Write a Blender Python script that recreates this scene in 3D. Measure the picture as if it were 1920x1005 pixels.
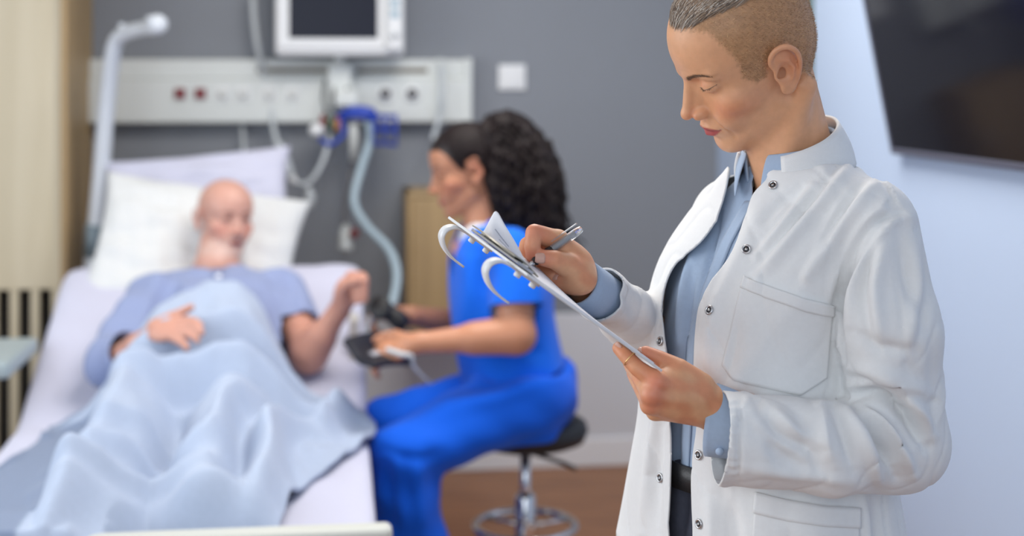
import bpy, bmesh, math, random
import numpy as np
from mathutils import Vector, Matrix
from mathutils.bvhtree import BVHTree

for _o in list(bpy.data.objects):
    bpy.data.objects.remove(_o)
SC = bpy.context.scene
COL = SC.collection
random.seed(4)

# ------------------------------------------------------------------ camera
F, HC, YH = 2667.0, 1.45, 150.0          # focal length and horizon in pixels of the 1920 frame, camera height in metres
cam_d = bpy.data.cameras.new('camera')
cam = bpy.data.objects.new('camera', cam_d)
COL.objects.link(cam)
cam.location = (0, 0, HC)
cam.rotation_euler = (math.pi / 2, 0, 0)
cam_d.sensor_width = 36.0
cam_d.lens = F * 36.0 / 1920.0
cam_d.shift_y = -(502.5 - YH) / 1920.0
cam_d.clip_start = 0.05
cam_d.dof.use_dof = True
cam_d.dof.focus_distance = 1.775
cam_d.dof.aperture_fstop = 2.4
SC.camera = cam

# ------------------------------------------------------------------ world, daylight, exposure
SC.view_settings.view_transform = 'Standard'
SC.view_settings.look = 'None'
SC.view_settings.exposure = 0.08
SC.view_settings.gamma = 1.0
SC.view_settings.use_curve_mapping = False
world = bpy.data.worlds.new('world')
SC.world = world
world.use_nodes = True
_bg = world.node_tree.nodes['Background']
_bg.inputs[0].default_value = (0.80, 0.89, 1.0, 1)
_bg.inputs[1].default_value = 0.30


def area_light(name, loc, target, sx, sy, power, color):
    d = bpy.data.lights.new(name, 'AREA')
    d.shape = 'RECTANGLE'
    d.size, d.size_y, d.energy, d.color = sx, sy, power, color
    o = bpy.data.objects.new(name, d)
    COL.objects.link(o)
    o.location = loc
    o.rotation_euler = (Vector(target) - Vector(loc)).to_track_quat('-Z', 'Y').to_euler()
    return o


# daylight through the tall windows on the left, plus two added fill lights: behind the camera and at the ceiling
area_light('window_daylight', (-2.55, 1.9, 1.65), (0.3, 2.3, 1.1), 2.6, 1.7, 50, (0.93, 0.97, 1.0))
area_light('window_daylight_rear', (-0.8, -1.6, 1.9), (0.0, 3.0, 1.0), 3.4, 2.0, 44, (0.84, 0.92, 1.0))
area_light('ceiling_panel_light', (0.1, 3.3, 2.68), (0.1, 3.3, 0), 1.2, 1.2, 42, (1.0, 0.95, 0.88))


# ------------------------------------------------------------------ helpers
def P(px, py, y):
    """point at depth y that the photograph shows at pixel (px, py)"""
    return np.array([(px - 960.0) / F * y, y, HC - (py - YH) / F * y])


def V3(*a):
    return np.array(a, float)


def nrm(v):
    v = np.asarray(v, float)
    return v / (np.linalg.norm(v) + 1e-12)


def pix(v):
    v = np.asarray(v)
    return np.stack([960 + v[:, 0] / v[:, 1] * F, YH - (v[:, 2] - HC) / v[:, 1] * F], 1)


# ---- signed distance primitives (all on (N,3) arrays)
def rc(p, a, b, r1, r2):
    a = np.asarray(a, float); b = np.asarray(b, float)
    ab = b - a
    t = np.clip(((p - a) @ ab) / (ab @ ab + 1e-12), 0, 1)
    return np.linalg.norm(p - a - t[:, None] * ab, axis=1) - (r1 + t * (r2 - r1))


def el(p, c, r, M=None):
    q = p - np.asarray(c, float)
    if M is not None:
        q = q @ np.asarray(M, float)
    r = np.asarray(r, float)
    k0 = np.linalg.norm(q / r, axis=1)
    k1 = np.linalg.norm(q / (r * r), axis=1) + 1e-9
    return k0 * (k0 - 1.0) / k1


def bxs(p, c, h, rr, M=None):
    q = p - np.asarray(c, float)
    if M is not None:
        q = q @ np.asarray(M, float)
    d = np.abs(q) - (np.asarray(h, float) - rr)
    return np.linalg.norm(np.maximum(d, 0), axis=1) + np.minimum(d.max(1), 0) - rr


def sm(a, b, k):
    h = np.clip(0.5 + 0.5 * (b - a) / k, 0, 1)
    return b + (a - b) * h - k * h * (1 - h)


def sx(a, b, k):
    return -sm(-a, -b, k)


def chain(p, pts, rad, k=0.0):
    d = None
    for i in range(len(pts) - 1):
        e = rc(p, pts[i], pts[i + 1], rad[i], rad[i + 1])
        d = e if d is None else (sm(d, e, k) if k > 0 else np.minimum(d, e))
    return d


def interp_rows(z, zs, rows):
    zs = np.asarray(zs, float); rows = np.asarray(rows, float)
    o = np.argsort(zs); zs = zs[o]; rows = rows[o]
    return np.stack([np.interp(z, zs, rows[:, j]) for j in range(rows.shape[1])], 1)


def smooth_table(zs, rows, n=60):
    """resample a table with Catmull-Rom so that lofts are smooth"""
    zs = np.asarray(zs, float); rows = np.asarray(rows, float)
    o = np.argsort(zs); zs = zs[o]; rows = rows[o]
    T = np.linspace(zs[0], zs[-1], n)
    m = np.gradient(rows, zs, axis=0)
    i = np.clip(np.searchsorted(zs, T) - 1, 0, len(zs) - 2)
    h = (zs[i + 1] - zs[i])
    t = ((T - zs[i]) / h)[:, None]
    h = h[:, None]
    out = (2*t**3-3*t**2+1)*rows[i] + (t**3-2*t**2+t)*h*m[i] + (-2*t**3+3*t**2)*rows[i+1] + (t**3-t**2)*h*m[i+1]
    return T, out


def vloft(p, zs, rows, fwd, power=2.0):
    """upright body of elliptic cross sections; rows: cx, cy, half width, half depth"""
    q = interp_rows(p[:, 2], zs, rows)
    f = nrm(fwd); l = np.array([-f[1], f[0]])
    dx, dy = p[:, 0] - q[:, 0], p[:, 1] - q[:, 1]
    u = np.abs(dx * l[0] + dy * l[1]) / q[:, 2]
    v = np.abs(dx * f[0] + dy * f[1]) / q[:, 3]
    k = (u ** power + v ** power) ** (1 / power)
    d = (k - 1) * np.minimum(q[:, 2], q[:, 3])
    zlo, zhi = min(zs), max(zs)
    return np.maximum(d, np.maximum(zlo - p[:, 2], p[:, 2] - zhi))


def surface(fn, lo, hi, h):
    """naive surface nets over fn, only evaluated near the surface"""
    lo = np.asarray(lo, float); hi = np.asarray(hi, float)
    B = 4
    n = np.ceil((hi - lo) / (h * B)).astype(int)
    H = h * B
    ax = [lo[i] + H * (np.arange(n[i]) + 0.5) for i in range(3)]
    G = np.stack(np.meshgrid(*ax, indexing='ij'), -1).reshape(-1, 3)
    dc = fn(G).reshape(n)
    act = np.abs(dc) < H * 1.35
    N = n * B + 1
    D = np.empty(N, np.float32)
    big = np.where(dc > 0, 1.0, -1.0).astype(np.float32)
    up = big.repeat(B, 0).repeat(B, 1).repeat(B, 2)
    D[:-1, :-1, :-1] = up
    D[-1, :, :] = D[-2, :, :]; D[:, -1, :] = D[:, -2, :]; D[:, :, -1] = D[:, :, -2]
    msk = np.zeros(N, bool)
    ua = act.repeat(B, 0).repeat(B, 1).repeat(B, 2)
    for a in (0, 1):
        for b in (0, 1):
            for c in (0, 1):
                msk[a:a + ua.shape[0], b:b + ua.shape[1], c:c + ua.shape[2]] |= ua
    I = np.argwhere(msk)
    vals = np.empty(len(I), np.float32)
    for s in range(0, len(I), 200000):
        vals[s:s + 200000] = fn(lo + I[s:s + 200000] * h)
    D[msk] = vals
    # cells
    S = D < 0
    cs = [(a, b, c) for a in (0, 1) for b in (0, 1) for c in (0, 1)]
    M = [m - 1 for m in N]
    cnt = np.zeros(M, np.int8)
    for a, b, c in cs:
        cnt += S[a:a + M[0], b:b + M[1], c:c + M[2]]
    cell = np.argwhere((cnt > 0) & (cnt < 8))
    idx = -np.ones(M, np.int64)
    idx[cell[:, 0], cell[:, 1], cell[:, 2]] = np.arange(len(cell))
    acc = np.zeros((len(cell), 3)); w = np.zeros(len(cell))
    for a in cs:
        for k in range(3):
            if a[k] == 0:
                b = list(a); b[k] = 1
                da = D[cell[:, 0] + a[0], cell[:, 1] + a[1], cell[:, 2] + a[2]]
                db = D[cell[:, 0] + b[0], cell[:, 1] + b[1], cell[:, 2] + b[2]]
                x = (da < 0) != (db < 0)
                t = da / np.where(x, da - db, 1.0)
                pt = np.repeat(np.array([a], float), len(cell), 0)
                pt[:, k] += t
                acc[x] += pt[x]; w[x] += 1
    verts = lo + h * (cell + acc / w[:, None])
    quads = []
    for k in range(3):
        j, l = (k + 1) % 3, (k + 2) % 3
        s0 = [slice(None)] * 3; s1 = [slice(None)] * 3
        s0[k] = slice(0, -1); s1[k] = slice(1, None)
        e = np.argwhere(S[tuple(s0)] != S[tuple(s1)])
        e = e[(e[:, j] > 0) & (e[:, l] > 0) & (e[:, j] < M[j]) & (e[:, l] < M[l])]
        ins = S[tuple(s0)][e[:, 0], e[:, 1], e[:, 2]]
        def at(dj, dl):
            q = e.copy(); q[:, j] -= dj; q[:, l] -= dl
            return idx[q[:, 0], q[:, 1], q[:, 2]]
        Q = np.stack([at(1, 1), at(0, 1), at(0, 0), at(1, 0)], 1)
        Q[~ins] = Q[~ins][:, ::-1]
        quads.append(Q[(Q >= 0).all(1)])
    return verts, np.concatenate(quads)


def vnormals(v, f):
    f = np.asarray(f)
    n = np.cross(v[f[:, 2]] - v[f[:, 0]], v[f[:, 3 if f.shape[1] == 4 else 1]] - v[f[:, 1 if f.shape[1] == 4 else 0]])
    if f.shape[1] == 3:
        n = -n
    out = np.zeros_like(v)
    for k in range(f.shape[1]):
        np.add.at(out, f[:, k], n)
    return out / (np.linalg.norm(out, axis=1)[:, None] + 1e-12)


def relax(v, f, it=2, lam=0.5):
    f = np.asarray(f)
    for _ in range(it):
        s = np.zeros_like(v); c = np.zeros(len(v))
        m = f.shape[1]
        for k in range(m):
            for o in (1, m - 1):
                np.add.at(s, f[:, k], v[f[:, (k + o) % m]])
                np.add.at(c, f[:, k], 1)
        v = v + lam * (s / np.maximum(c, 1)[:, None] - v)
    return v


def seg_dist(q, poly):
    """distance of 2-d or 3-d points to a polyline and the parameter (0..1) along it"""
    poly = np.asarray(poly, float)
    L = np.r_[0, np.cumsum(np.linalg.norm(np.diff(poly, axis=0), axis=1))]
    best = np.full(len(q), 1e9); par = np.zeros(len(q)); side = np.zeros(len(q))
    for i in range(len(poly) - 1):
        a, b = poly[i], poly[i + 1]
        ab = b - a
        t = np.clip((q - a) @ ab / (ab @ ab + 1e-12), 0, 1)
        r = q - a - t[:, None] * ab
        d = np.linalg.norm(r, axis=1)
        u = d < best
        best[u] = d[u]
        par[u] = ((L[i] + t * (L[i + 1] - L[i])) / L[-1])[u]
        if poly.shape[1] == 2:
            side[u] = np.sign(ab[0] * r[:, 1] - ab[1] * r[:, 0])[u]
    return best, par, side


def smoothcurve(pts, n=8):
    pts = np.asarray(pts, float)
    if len(pts) < 3:
        return pts
    T, o = smooth_table(np.arange(len(pts)), pts, (len(pts) - 1) * n + 1)
    return o


def fold(v, f, folds, facing=0.05):
    """raise or sink creases along curves drawn on the side that faces the camera: (curve px, height m, width px[, skew])"""
    n = vnormals(v, f)
    view = nrm_rows(v - np.array([0, 0, HC]))
    fc = np.clip(-(n * view).sum(1) / 0.25 + facing, 0, 1)
    q = pix(v)
    d = np.zeros(len(v))
    for fo in folds:
        c = smoothcurve(fo[0], 6)
        lo = c.min(0) - fo[2] * 4; hi = c.max(0) + fo[2] * 4
        s = np.where((q > lo).all(1) & (q < hi).all(1) & (fc > 0))[0]
        if len(s) == 0:
            continue
        e, t, sd = seg_dist(q[s], c)
        tp = np.sin(np.pi * np.clip(t, 0.04, 0.96)) ** 0.6
        g = np.exp(-(e / fo[2]) ** 2)
        if len(fo) > 3 and fo[3]:      # a ridge with a valley on one side
            g = g - 0.8 * np.exp(-((e * sd - fo[3] * fo[2] * 1.3) / (fo[2] * 0.8)) ** 2)
        d[s] += fo[1] * g * tp * fc[s]
    return v + n * d[:, None]


def nrm_rows(a):
    return a / (np.linalg.norm(a, axis=1)[:, None] + 1e-12)


def wob(v, amp, size, seed=0, n=5):
    """smooth pseudo-noise from summed sines"""
    r = np.random.RandomState(seed)
    o = np.zeros(len(v))
    for i in range(n):
        k = r.normal(size=3); k = k / np.linalg.norm(k) * (2 * np.pi / size) * r.uniform(0.6, 1.6)
        o += np.sin(v @ k + r.uniform(0, 6.28))
    return amp * o / math.sqrt(n)


def clip(v, f, g, keep=None):
    """cut the mesh along g = 0, keep g > 0"""
    f = np.asarray(f)
    if f.shape[1] == 4:
        f = np.concatenate([f[:, [0, 1, 2]], f[:, [0, 2, 3]]])
    pos = g > 0
    c = pos[f].sum(1)
    out = [tuple(t) for t in f[c == 3]]
    nv = [tuple(x) for x in v]
    cache = {}

    def mid(a, b):
        k = (a, b) if a < b else (b, a)
        if k not in cache:
            t = g[a] / (g[a] - g[b])
            cache[k] = len(nv)
            nv.append(tuple(v[a] + t * (v[b] - v[a])))
        return cache[k]
    for t in f[(c > 0) & (c < 3)]:
        poly = []
        for i in range(3):
            a, b = int(t[i]), int(t[(i + 1) % 3])
            if pos[a]:
                poly.append(a)
            if pos[a] != pos[b]:
                poly.append(mid(a, b))
        for i in range(1, len(poly) - 1):
            out.append((poly[0], poly[i], poly[i + 1]))
    nv = np.array(nv); out = np.array(out)
    used = np.unique(out)
    rm = -np.ones(len(nv), int); rm[used] = np.arange(len(used))
    return nv[used], rm[out]


def poly_sd(q, poly):
    """signed distance to a closed 2-d polygon, positive inside"""
    poly = np.asarray(poly, float)
    d = np.full(len(q), 1e9); ins = np.zeros(len(q), bool)
    for i in range(len(poly)):
        a, b = poly[i], poly[(i + 1) % len(poly)]
        ab = b - a
        t = np.clip((q - a) @ ab / (ab @ ab + 1e-12), 0, 1)
        d = np.minimum(d, np.linalg.norm(q - a - t[:, None] * ab, axis=1))
        cr = (a[1] > q[:, 1]) != (b[1] > q[:, 1])
        xi = a[0] + (q[:, 1] - a[1]) / (b[1] - a[1] + 1e-12) * (b[0] - a[0])
        ins ^= cr & (q[:, 0] < xi)
    return np.where(ins, d, -d)


# ---- objects
def link(name, mesh, parent=None, mat=None):
    o = bpy.data.objects.new(name, mesh)
    COL.objects.link(o)
    if mat is not None:
        mesh.materials.append(mat)
    if parent is not None:
        o.parent = parent
        o.matrix_parent_inverse = parent.matrix_basis.inverted()
    return o


def mesh_obj(name, v, f, mat, parent=None, smooth=True, solid=0.0, col=None, subsurf=0, offset=-1.0):
    me = bpy.data.meshes.new(name)
    me.from_pydata([tuple(x) for x in np.asarray(v, float)], [], [tuple(int(i) for i in q) for q in f])
    me.update()
    if smooth:
        me.polygons.foreach_set('use_smooth', np.ones(len(me.polygons), bool))
    if col is not None:
        ca = me.color_attributes.new('Col', 'FLOAT_COLOR', 'POINT')
        c = np.ones((len(v), 4)); c[:, :3] = col
        ca.data.foreach_set('color', c.ravel())
    o = link(name, me, parent, mat)
    if solid:
        m = o.modifiers.new('thickness', 'SOLIDIFY'); m.thickness = solid; m.offset = offset
    if subsurf:
        m = o.modifiers.new('smooth', 'SUBSURF'); m.levels = m.render_levels = subsurf
    return o


def merge(parts):
    """join (v, f[, col]) pieces into one"""
    V, Fc, C = [], [], []
    n = 0
    for q in parts:
        V.append(np.asarray(q[0], float))
        Fc += [tuple(int(i) + n for i in t) for t in q[1]]
        if len(q) > 2:
            C.append(q[2])
        n += len(q[0])
    return np.concatenate(V), Fc, (np.concatenate(C) if C else None)


def empty(name, loc):
    o = bpy.data.objects.new(name, None)
    o.empty_display_size = 0.1
    COL.objects.link(o)
    o.location = tuple(loc)
    return o


def tag(o, label=None, cat=None, group=None, kind=None):
    if label: o['label'] = label
    if cat: o['category'] = cat
    if group: o['group'] = group
    if kind: o['kind'] = kind
    return o


def box(c, h, M=None, bev=0.0, seg=2):
    """verts, faces of a box with bevelled edges; h are half sizes, M columns are its axes"""
    bm = bmesh.new()
    bmesh.ops.create_cube(bm, size=2.0)
    for q in bm.verts:
        q.co = Vector((q.co.x * h[0], q.co.y * h[1], q.co.z * h[2]))
    if bev > 0:
        bmesh.ops.bevel(bm, geom=bm.edges[:], offset=bev, segments=seg, profile=0.5, affect='EDGES')
    v = np.array([tuple(q.co) for q in bm.verts])
    bm.verts.index_update()
    f = [tuple(q.index for q in p.verts) for p in bm.faces]
    bm.free()
    if M is not None:
        v = v @ np.asarray(M, float).T
    return v + np.asarray(c, float), f


def frames(pts):
    pts = np.asarray(pts, float)
    t = np.gradient(pts, axis=0)
    t = nrm_rows(t)
    a = V3(0, 0, 1) if abs(t[0][2]) < 0.9 else V3(1, 0, 0)
    u = nrm(np.cross(a, t[0])); U = [u]
    for i in range(1, len(pts)):
        u = U[-1] - t[i] * (U[-1] @ t[i])
        U.append(nrm(u))
    U = np.array(U)
    return t, U, np.cross(t, U)


def tube(pts, r, seg=10, n=8, cap=True, smooth=True, flat=1.0):
    """tube along a smooth curve; r is a number or one radius per control point"""
    pts = np.asarray(pts, float)
    rr = np.full(len(pts), r, float) if np.isscalar(r) else np.asarray(r, float)
    if smooth and len(pts) > 2:
        q = smoothcurve(np.c_[pts, rr], n)
        pts, rr = q[:, :3], q[:, 3]
    t, U, W = frames(pts)
    a = np.linspace(0, 2 * np.pi, seg, endpoint=False)
    v = (pts[:, None] + rr[:, None, None] * (np.cos(a)[None, :, None] * U[:, None] + flat * np.sin(a)[None, :, None] * W[:, None])).reshape(-1, 3)
    f = []
    m = len(pts)
    for i in range(m - 1):
        for j in range(seg):
            k = (j + 1) % seg
            f.append((i * seg + j, i * seg + k, (i + 1) * seg + k, (i + 1) * seg + j))
    if cap:
        f.append(tuple(range(seg))[::-1]); f.append(tuple((m - 1) * seg + j for j in range(seg)))
    return v, f


def lathe(prof, c, M=None, seg=32):
    """revolve (radius, height) pairs around the local z axis"""
    a = np.linspace(0, 2 * np.pi, seg, endpoint=False)
    v = np.concatenate([np.stack([r * np.cos(a), r * np.sin(a), np.full(seg, z)], 1) for r, z in prof])
    f = []
    for i in range(len(prof) - 1):
        for j in range(seg):
            k = (j + 1) % seg
            f.append((i * seg + j, i * seg + k, (i + 1) * seg + k, (i + 1) * seg + j))
    f.append(tuple(range(seg))[::-1]); f.append(tuple((len(prof) - 1) * seg + j for j in range(seg)))
    if M is not None:
        v = v @ np.asarray(M, float).T
    return v + np.asarray(c, float), f


def axes(z, x=None):
    """rotation matrix (columns) with its third column along z"""
    z = nrm(z)
    x = nrm(x) if x is not None else (V3(1, 0, 0) if abs(z[0]) < 0.9 else V3(0, 1, 0))
    x = nrm(x - z * (x @ z))
    return np.stack([x, np.cross(z, x), z], 1)


def strip(a, b, thick=None):
    """quads between two polylines of equal length"""
    a = np.asarray(a, float); b = np.asarray(b, float)
    n = len(a)
    return np.concatenate([a, b]), [(i, i + 1, n + i + 1, n + i) for i in range(n - 1)]


def grid_faces(nu, nv):
    return [(i * nv + j, i * nv + j + 1, (i + 1) * nv + j + 1, (i + 1) * nv + j) for i in range(nu - 1) for j in range(nv - 1)]


# ------------------------------------------------------------------ materials
MATS = {}


def mat(name, color, rough=0.6, metal=0.0, bump=0.0, scale=60.0, var=0.0, sheen=0.0, spec=0.5, attr=False, sss=0.0,
        trans=0.0, coat=0.0, stretch=None, emit=None, vscale=None):
    if name in MATS:
        return MATS[name]
    m = bpy.data.materials.new(name); m.use_nodes = True
    nt = m.node_tree; N = nt.nodes; L = nt.links
    b = N['Principled BSDF']
    b.inputs['Base Color'].default_value = (*color, 1)
    b.inputs['Roughness'].default_value = rough
    b.inputs['Metallic'].default_value = metal
    b.inputs['Specular IOR Level'].default_value = spec
    b.inputs['Transmission Weight'].default_value = trans
    b.inputs['Coat Weight'].default_value = coat
    if sheen:
        b.inputs['Sheen Weight'].default_value = sheen
        b.inputs['Sheen Roughness'].default_value = 0.5
    if sss:
        b.inputs['Subsurface Weight'].default_value = sss
        b.inputs['Subsurface Radius'].default_value = (1.0, 0.35, 0.2)
        b.inputs['Subsurface Scale'].default_value = 0.008
    tc = N.new('ShaderNodeTexCoord')
    vec = tc.outputs['Object']
    if stretch:
        mp = N.new('ShaderNodeMapping'); mp.inputs['Scale'].default_value = stretch
        L.new(vec, mp.inputs['Vector']); vec = mp.outputs['Vector']
    src = None
    if attr:
        at = N.new('ShaderNodeAttribute'); at.attribute_name = 'Col'
        src = at.outputs['Color']
    if var:
        nz = N.new('ShaderNodeTexNoise'); nz.inputs['Scale'].default_value = vscale or scale * 0.2
        nz.inputs['Detail'].default_value = 5
        L.new(vec, nz.inputs['Vector'])
        mr = N.new('ShaderNodeMapRange')
        mr.inputs['From Min'].default_value = 0.25; mr.inputs['From Max'].default_value = 0.75
        mr.inputs['To Min'].default_value = 1 - var; mr.inputs['To Max'].default_value = 1 + var
        L.new(nz.outputs['Fac'], mr.inputs['Value'])
        mx = N.new('ShaderNodeVectorMath'); mx.operation = 'SCALE'
        if src is None:
            mx.inputs[0].default_value = color
        else:
            L.new(src, mx.inputs[0])
        L.new(mr.outputs['Result'], mx.inputs['Scale'])
        src = mx.outputs['Vector']
    if src is not None:
        L.new(src, b.inputs['Base Color'])
    if bump:
        nb = N.new('ShaderNodeTexNoise'); nb.inputs['Scale'].default_value = scale
        nb.inputs['Detail'].default_value = 4
        L.new(vec, nb.inputs['Vector'])
        bp = N.new('ShaderNodeBump'); bp.inputs['Strength'].default_value = bump
        bp.inputs['Distance'].default_value = 0.002
        L.new(nb.outputs['Fac'], bp.inputs['Height'])
        L.new(bp.outputs['Normal'], b.inputs['Normal'])
    if emit:
        b.inputs['Emission Color'].default_value = (*emit[0], 1)
        b.inputs['Emission Strength'].default_value = emit[1]
    MATS[name] = m
    return m


def lin(r, g, b):
    """display colour (0-255) to scene linear"""
    o = []
    for c in (r, g, b):
        c = c / 255.0
        o.append(c / 12.92 if c <= 0.04045 else ((c + 0.055) / 1.055) ** 2.4)
    return tuple(o)


M_skin = mat('skin', (0.6, 0.36, 0.25), 0.42, attr=True, bump=0.10, scale=700, var=0.06, vscale=90, sss=0.12, spec=0.4)
M_coat = mat('white_coat_cloth', (0.77, 0.775, 0.775), 0.85, bump=0.12, scale=900, var=0.015, sheen=0.15, spec=0.2)
M_shirt = mat('blue_shirt_cloth', (0.36, 0.46, 0.61), 0.8, bump=0.10, scale=1000, var=0.03, sheen=0.1, spec=0.25)
M_shirt_in = mat('shirt_collar_lining', (0.30, 0.31, 0.36), 0.8, bump=0.1, scale=900, var=0.05, spec=0.2)
M_trouser = mat('charcoal_trouser_cloth', (0.085, 0.092, 0.125), 0.85, bump=0.15, scale=900, var=0.1, spec=0.2)
M_belt = mat('black_leather', (0.02, 0.02, 0.022), 0.45, bump=0.2, scale=300)
M_steel = mat('snap_steel', (0.55, 0.55, 0.56), 0.28, metal=1.0)
M_dark = mat('dark_metal', (0.05, 0.05, 0.055), 0.35, metal=0.6)
M_chrome = mat('chrome', (0.75, 0.76, 0.78), 0.12, metal=1.0)
M_brow = mat('brow_hair', (0.21, 0.12, 0.072), 0.6)
M_hairtop = mat('ash_hair', (0.20, 0.15, 0.11), 0.42, attr=True, spec=0.5)
M_stub = mat('cropped_hair', (0.33, 0.20, 0.11), 0.55, attr=True)
M_nail = mat('finger_nail', (0.62, 0.36, 0.28), 0.32, spec=0.45)
M_whiteplastic = mat('white_plastic', (0.78, 0.79, 0.80), 0.35, bump=0.03, scale=200)
M_paper = mat('paper', (0.80, 0.80, 0.84), 0.9, var=0.01, bump=0.03, scale=300)
M_ink = mat('grey_print', (0.35, 0.36, 0.42), 0.9)
M_clear = mat('clear_plastic', (0.9, 0.93, 0.95), 0.08, trans=0.85, spec=0.5)
M_black = mat('black_rubber', (0.012, 0.012, 0.014), 0.5, bump=0.08, scale=200)


# ================================================================== the room
RD = V3(0.9923, 0.1240, 0)          # along the back wall, to the right
DD = V3(-0.1240, 0.9923, 0)         # into the room's depth, towards the back wall
ZZ = V3(0, 0, 1)
W0 = V3(0.08, 5.33, 0)
RM = np.stack([RD, DD, ZZ], 1)      # columns: right, deep, up


def RP(u, v, z):
    """room point: u along the back wall, v out from it, z up"""
    return W0 + RD * u - DD * v + ZZ * z


def rbox(name, u0, u1, v0, v1, z0, z1, m, parent=None, bev=0.004):
    c = RP((u0 + u1) / 2, (v0 + v1) / 2, (z0 + z1) / 2)
    a, b = box(c, (abs(u1 - u0) / 2, abs(v1 - v0) / 2, abs(z1 - z0) / 2), RM, min(bev, abs(u1-u0)/3, abs(v1-v0)/3, abs(z1-z0)/3) if bev else 0)
    return mesh_obj(name, a, b, m, parent, smooth=False)


def wood(name, c1, c2, scale=3.0, axis=(1, 1, 0.08), rough=0.5, bump=0.1):
    m = bpy.data.materials.new(name); m.use_nodes = True
    nt = m.node_tree; N = nt.nodes; L = nt.links; b = N['Principled BSDF']
    tc = N.new('ShaderNodeTexCoord'); mp = N.new('ShaderNodeMapping'); mp.inputs['Scale'].default_value = axis
    L.new(tc.outputs['Object'], mp.inputs['Vector'])
    nz = N.new('ShaderNodeTexNoise'); nz.inputs['Scale'].default_value = scale * 8; nz.inputs['Detail'].default_value = 6; nz.inputs['Distortion'].default_value = 0.6
    L.new(mp.outputs['Vector'], nz.inputs['Vector'])
    cr = N.new('ShaderNodeValToRGB')
    cr.color_ramp.elements[0].color = (*c1, 1); cr.color_ramp.elements[1].color = (*c2, 1)
    cr.color_ramp.elements[0].position = 0.35; cr.color_ramp.elements[1].position = 0.65
    L.new(nz.outputs['Fac'], cr.inputs['Fac']); L.new(cr.outputs['Color'], b.inputs['Base Color'])
    b.inputs['Roughness'].default_value = rough
    bp = N.new('ShaderNodeBump'); bp.inputs['Strength'].default_value = bump; bp.inputs['Distance'].default_value = 0.001
    L.new(nz.outputs['Fac'], bp.inputs['Height']); L.new(bp.outputs['Normal'], b.inputs['Normal'])
    return m


M_grey = mat('grey_wall_paint', lin(134, 138, 145), 0.85, bump=0.04, scale=400, var=0.02, vscale=2, spec=0.3)
M_lower = mat('pale_wall_panel', lin(214, 216, 222), 0.55, bump=0.02, scale=200, var=0.015, vscale=2)
M_white = mat('white_wall_paint', lin(180, 197, 222), 0.8, bump=0.03, scale=400, var=0.01, vscale=2)
M_ceil = mat('ceiling_paint', (0.78, 0.78, 0.77), 0.9)
M_skirt = mat('skirting_paint', lin(236, 238, 242), 0.4)
M_floor = wood('floor_wood', lin(126, 82, 52), lin(160, 110, 72), 1.6, (0.25, 2.2, 1), 0.42)
M_oak = wood('pale_oak', lin(203, 192, 165), lin(215, 205, 180), 1.6, (1, 1, 0.06), 0.5)
M_oak2 = wood('warm_oak', lin(160, 134, 96), lin(178, 150, 108), 1.6, (1, 1, 0.06), 0.5)
M_gap = mat('dark_recess', (0.03, 0.028, 0.026), 0.9)
M_cream = mat('cream_enamel', lin(212, 216, 214), 0.35, bump=0.01, scale=100)
M_screen = mat('screen_glass', (0.008, 0.008, 0.014), 0.10, spec=0.32)
M_bezel = mat('bezel_grey', lin(90, 92, 108), 0.35)
M_red = mat('red_plastic', lin(120, 20, 28), 0.35)
M_blue = mat('blue_plastic', lin(40, 70, 175), 0.35)
M_green = mat('green_grey_trim', lin(92, 110, 104), 0.5)
M_hose = mat('pale_hose', lin(168, 186, 196), 0.35, spec=0.5)
M_cable = mat('grey_cable', lin(190, 196, 200), 0.45)
M_sheet = mat('bed_sheet', lin(202, 203, 221), 0.9, bump=0.05, scale=500, var=0.02, sheen=0.1, spec=0.15)
M_pillow = mat('pillow_cotton', lin(220, 222, 222), 0.9, bump=0.05, scale=500, var=0.02, sheen=0.1, spec=0.15)
M_blanket = mat('pale_blue_blanket', lin(178, 194, 216), 0.92, attr=True, bump=0.06, scale=420, var=0.03, sheen=0.2, spec=0.12)
M_enamel = mat('bed_enamel', lin(214, 220, 228), 0.3)


def st(o):
    o['kind'] = 'structure'
    return o


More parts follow.
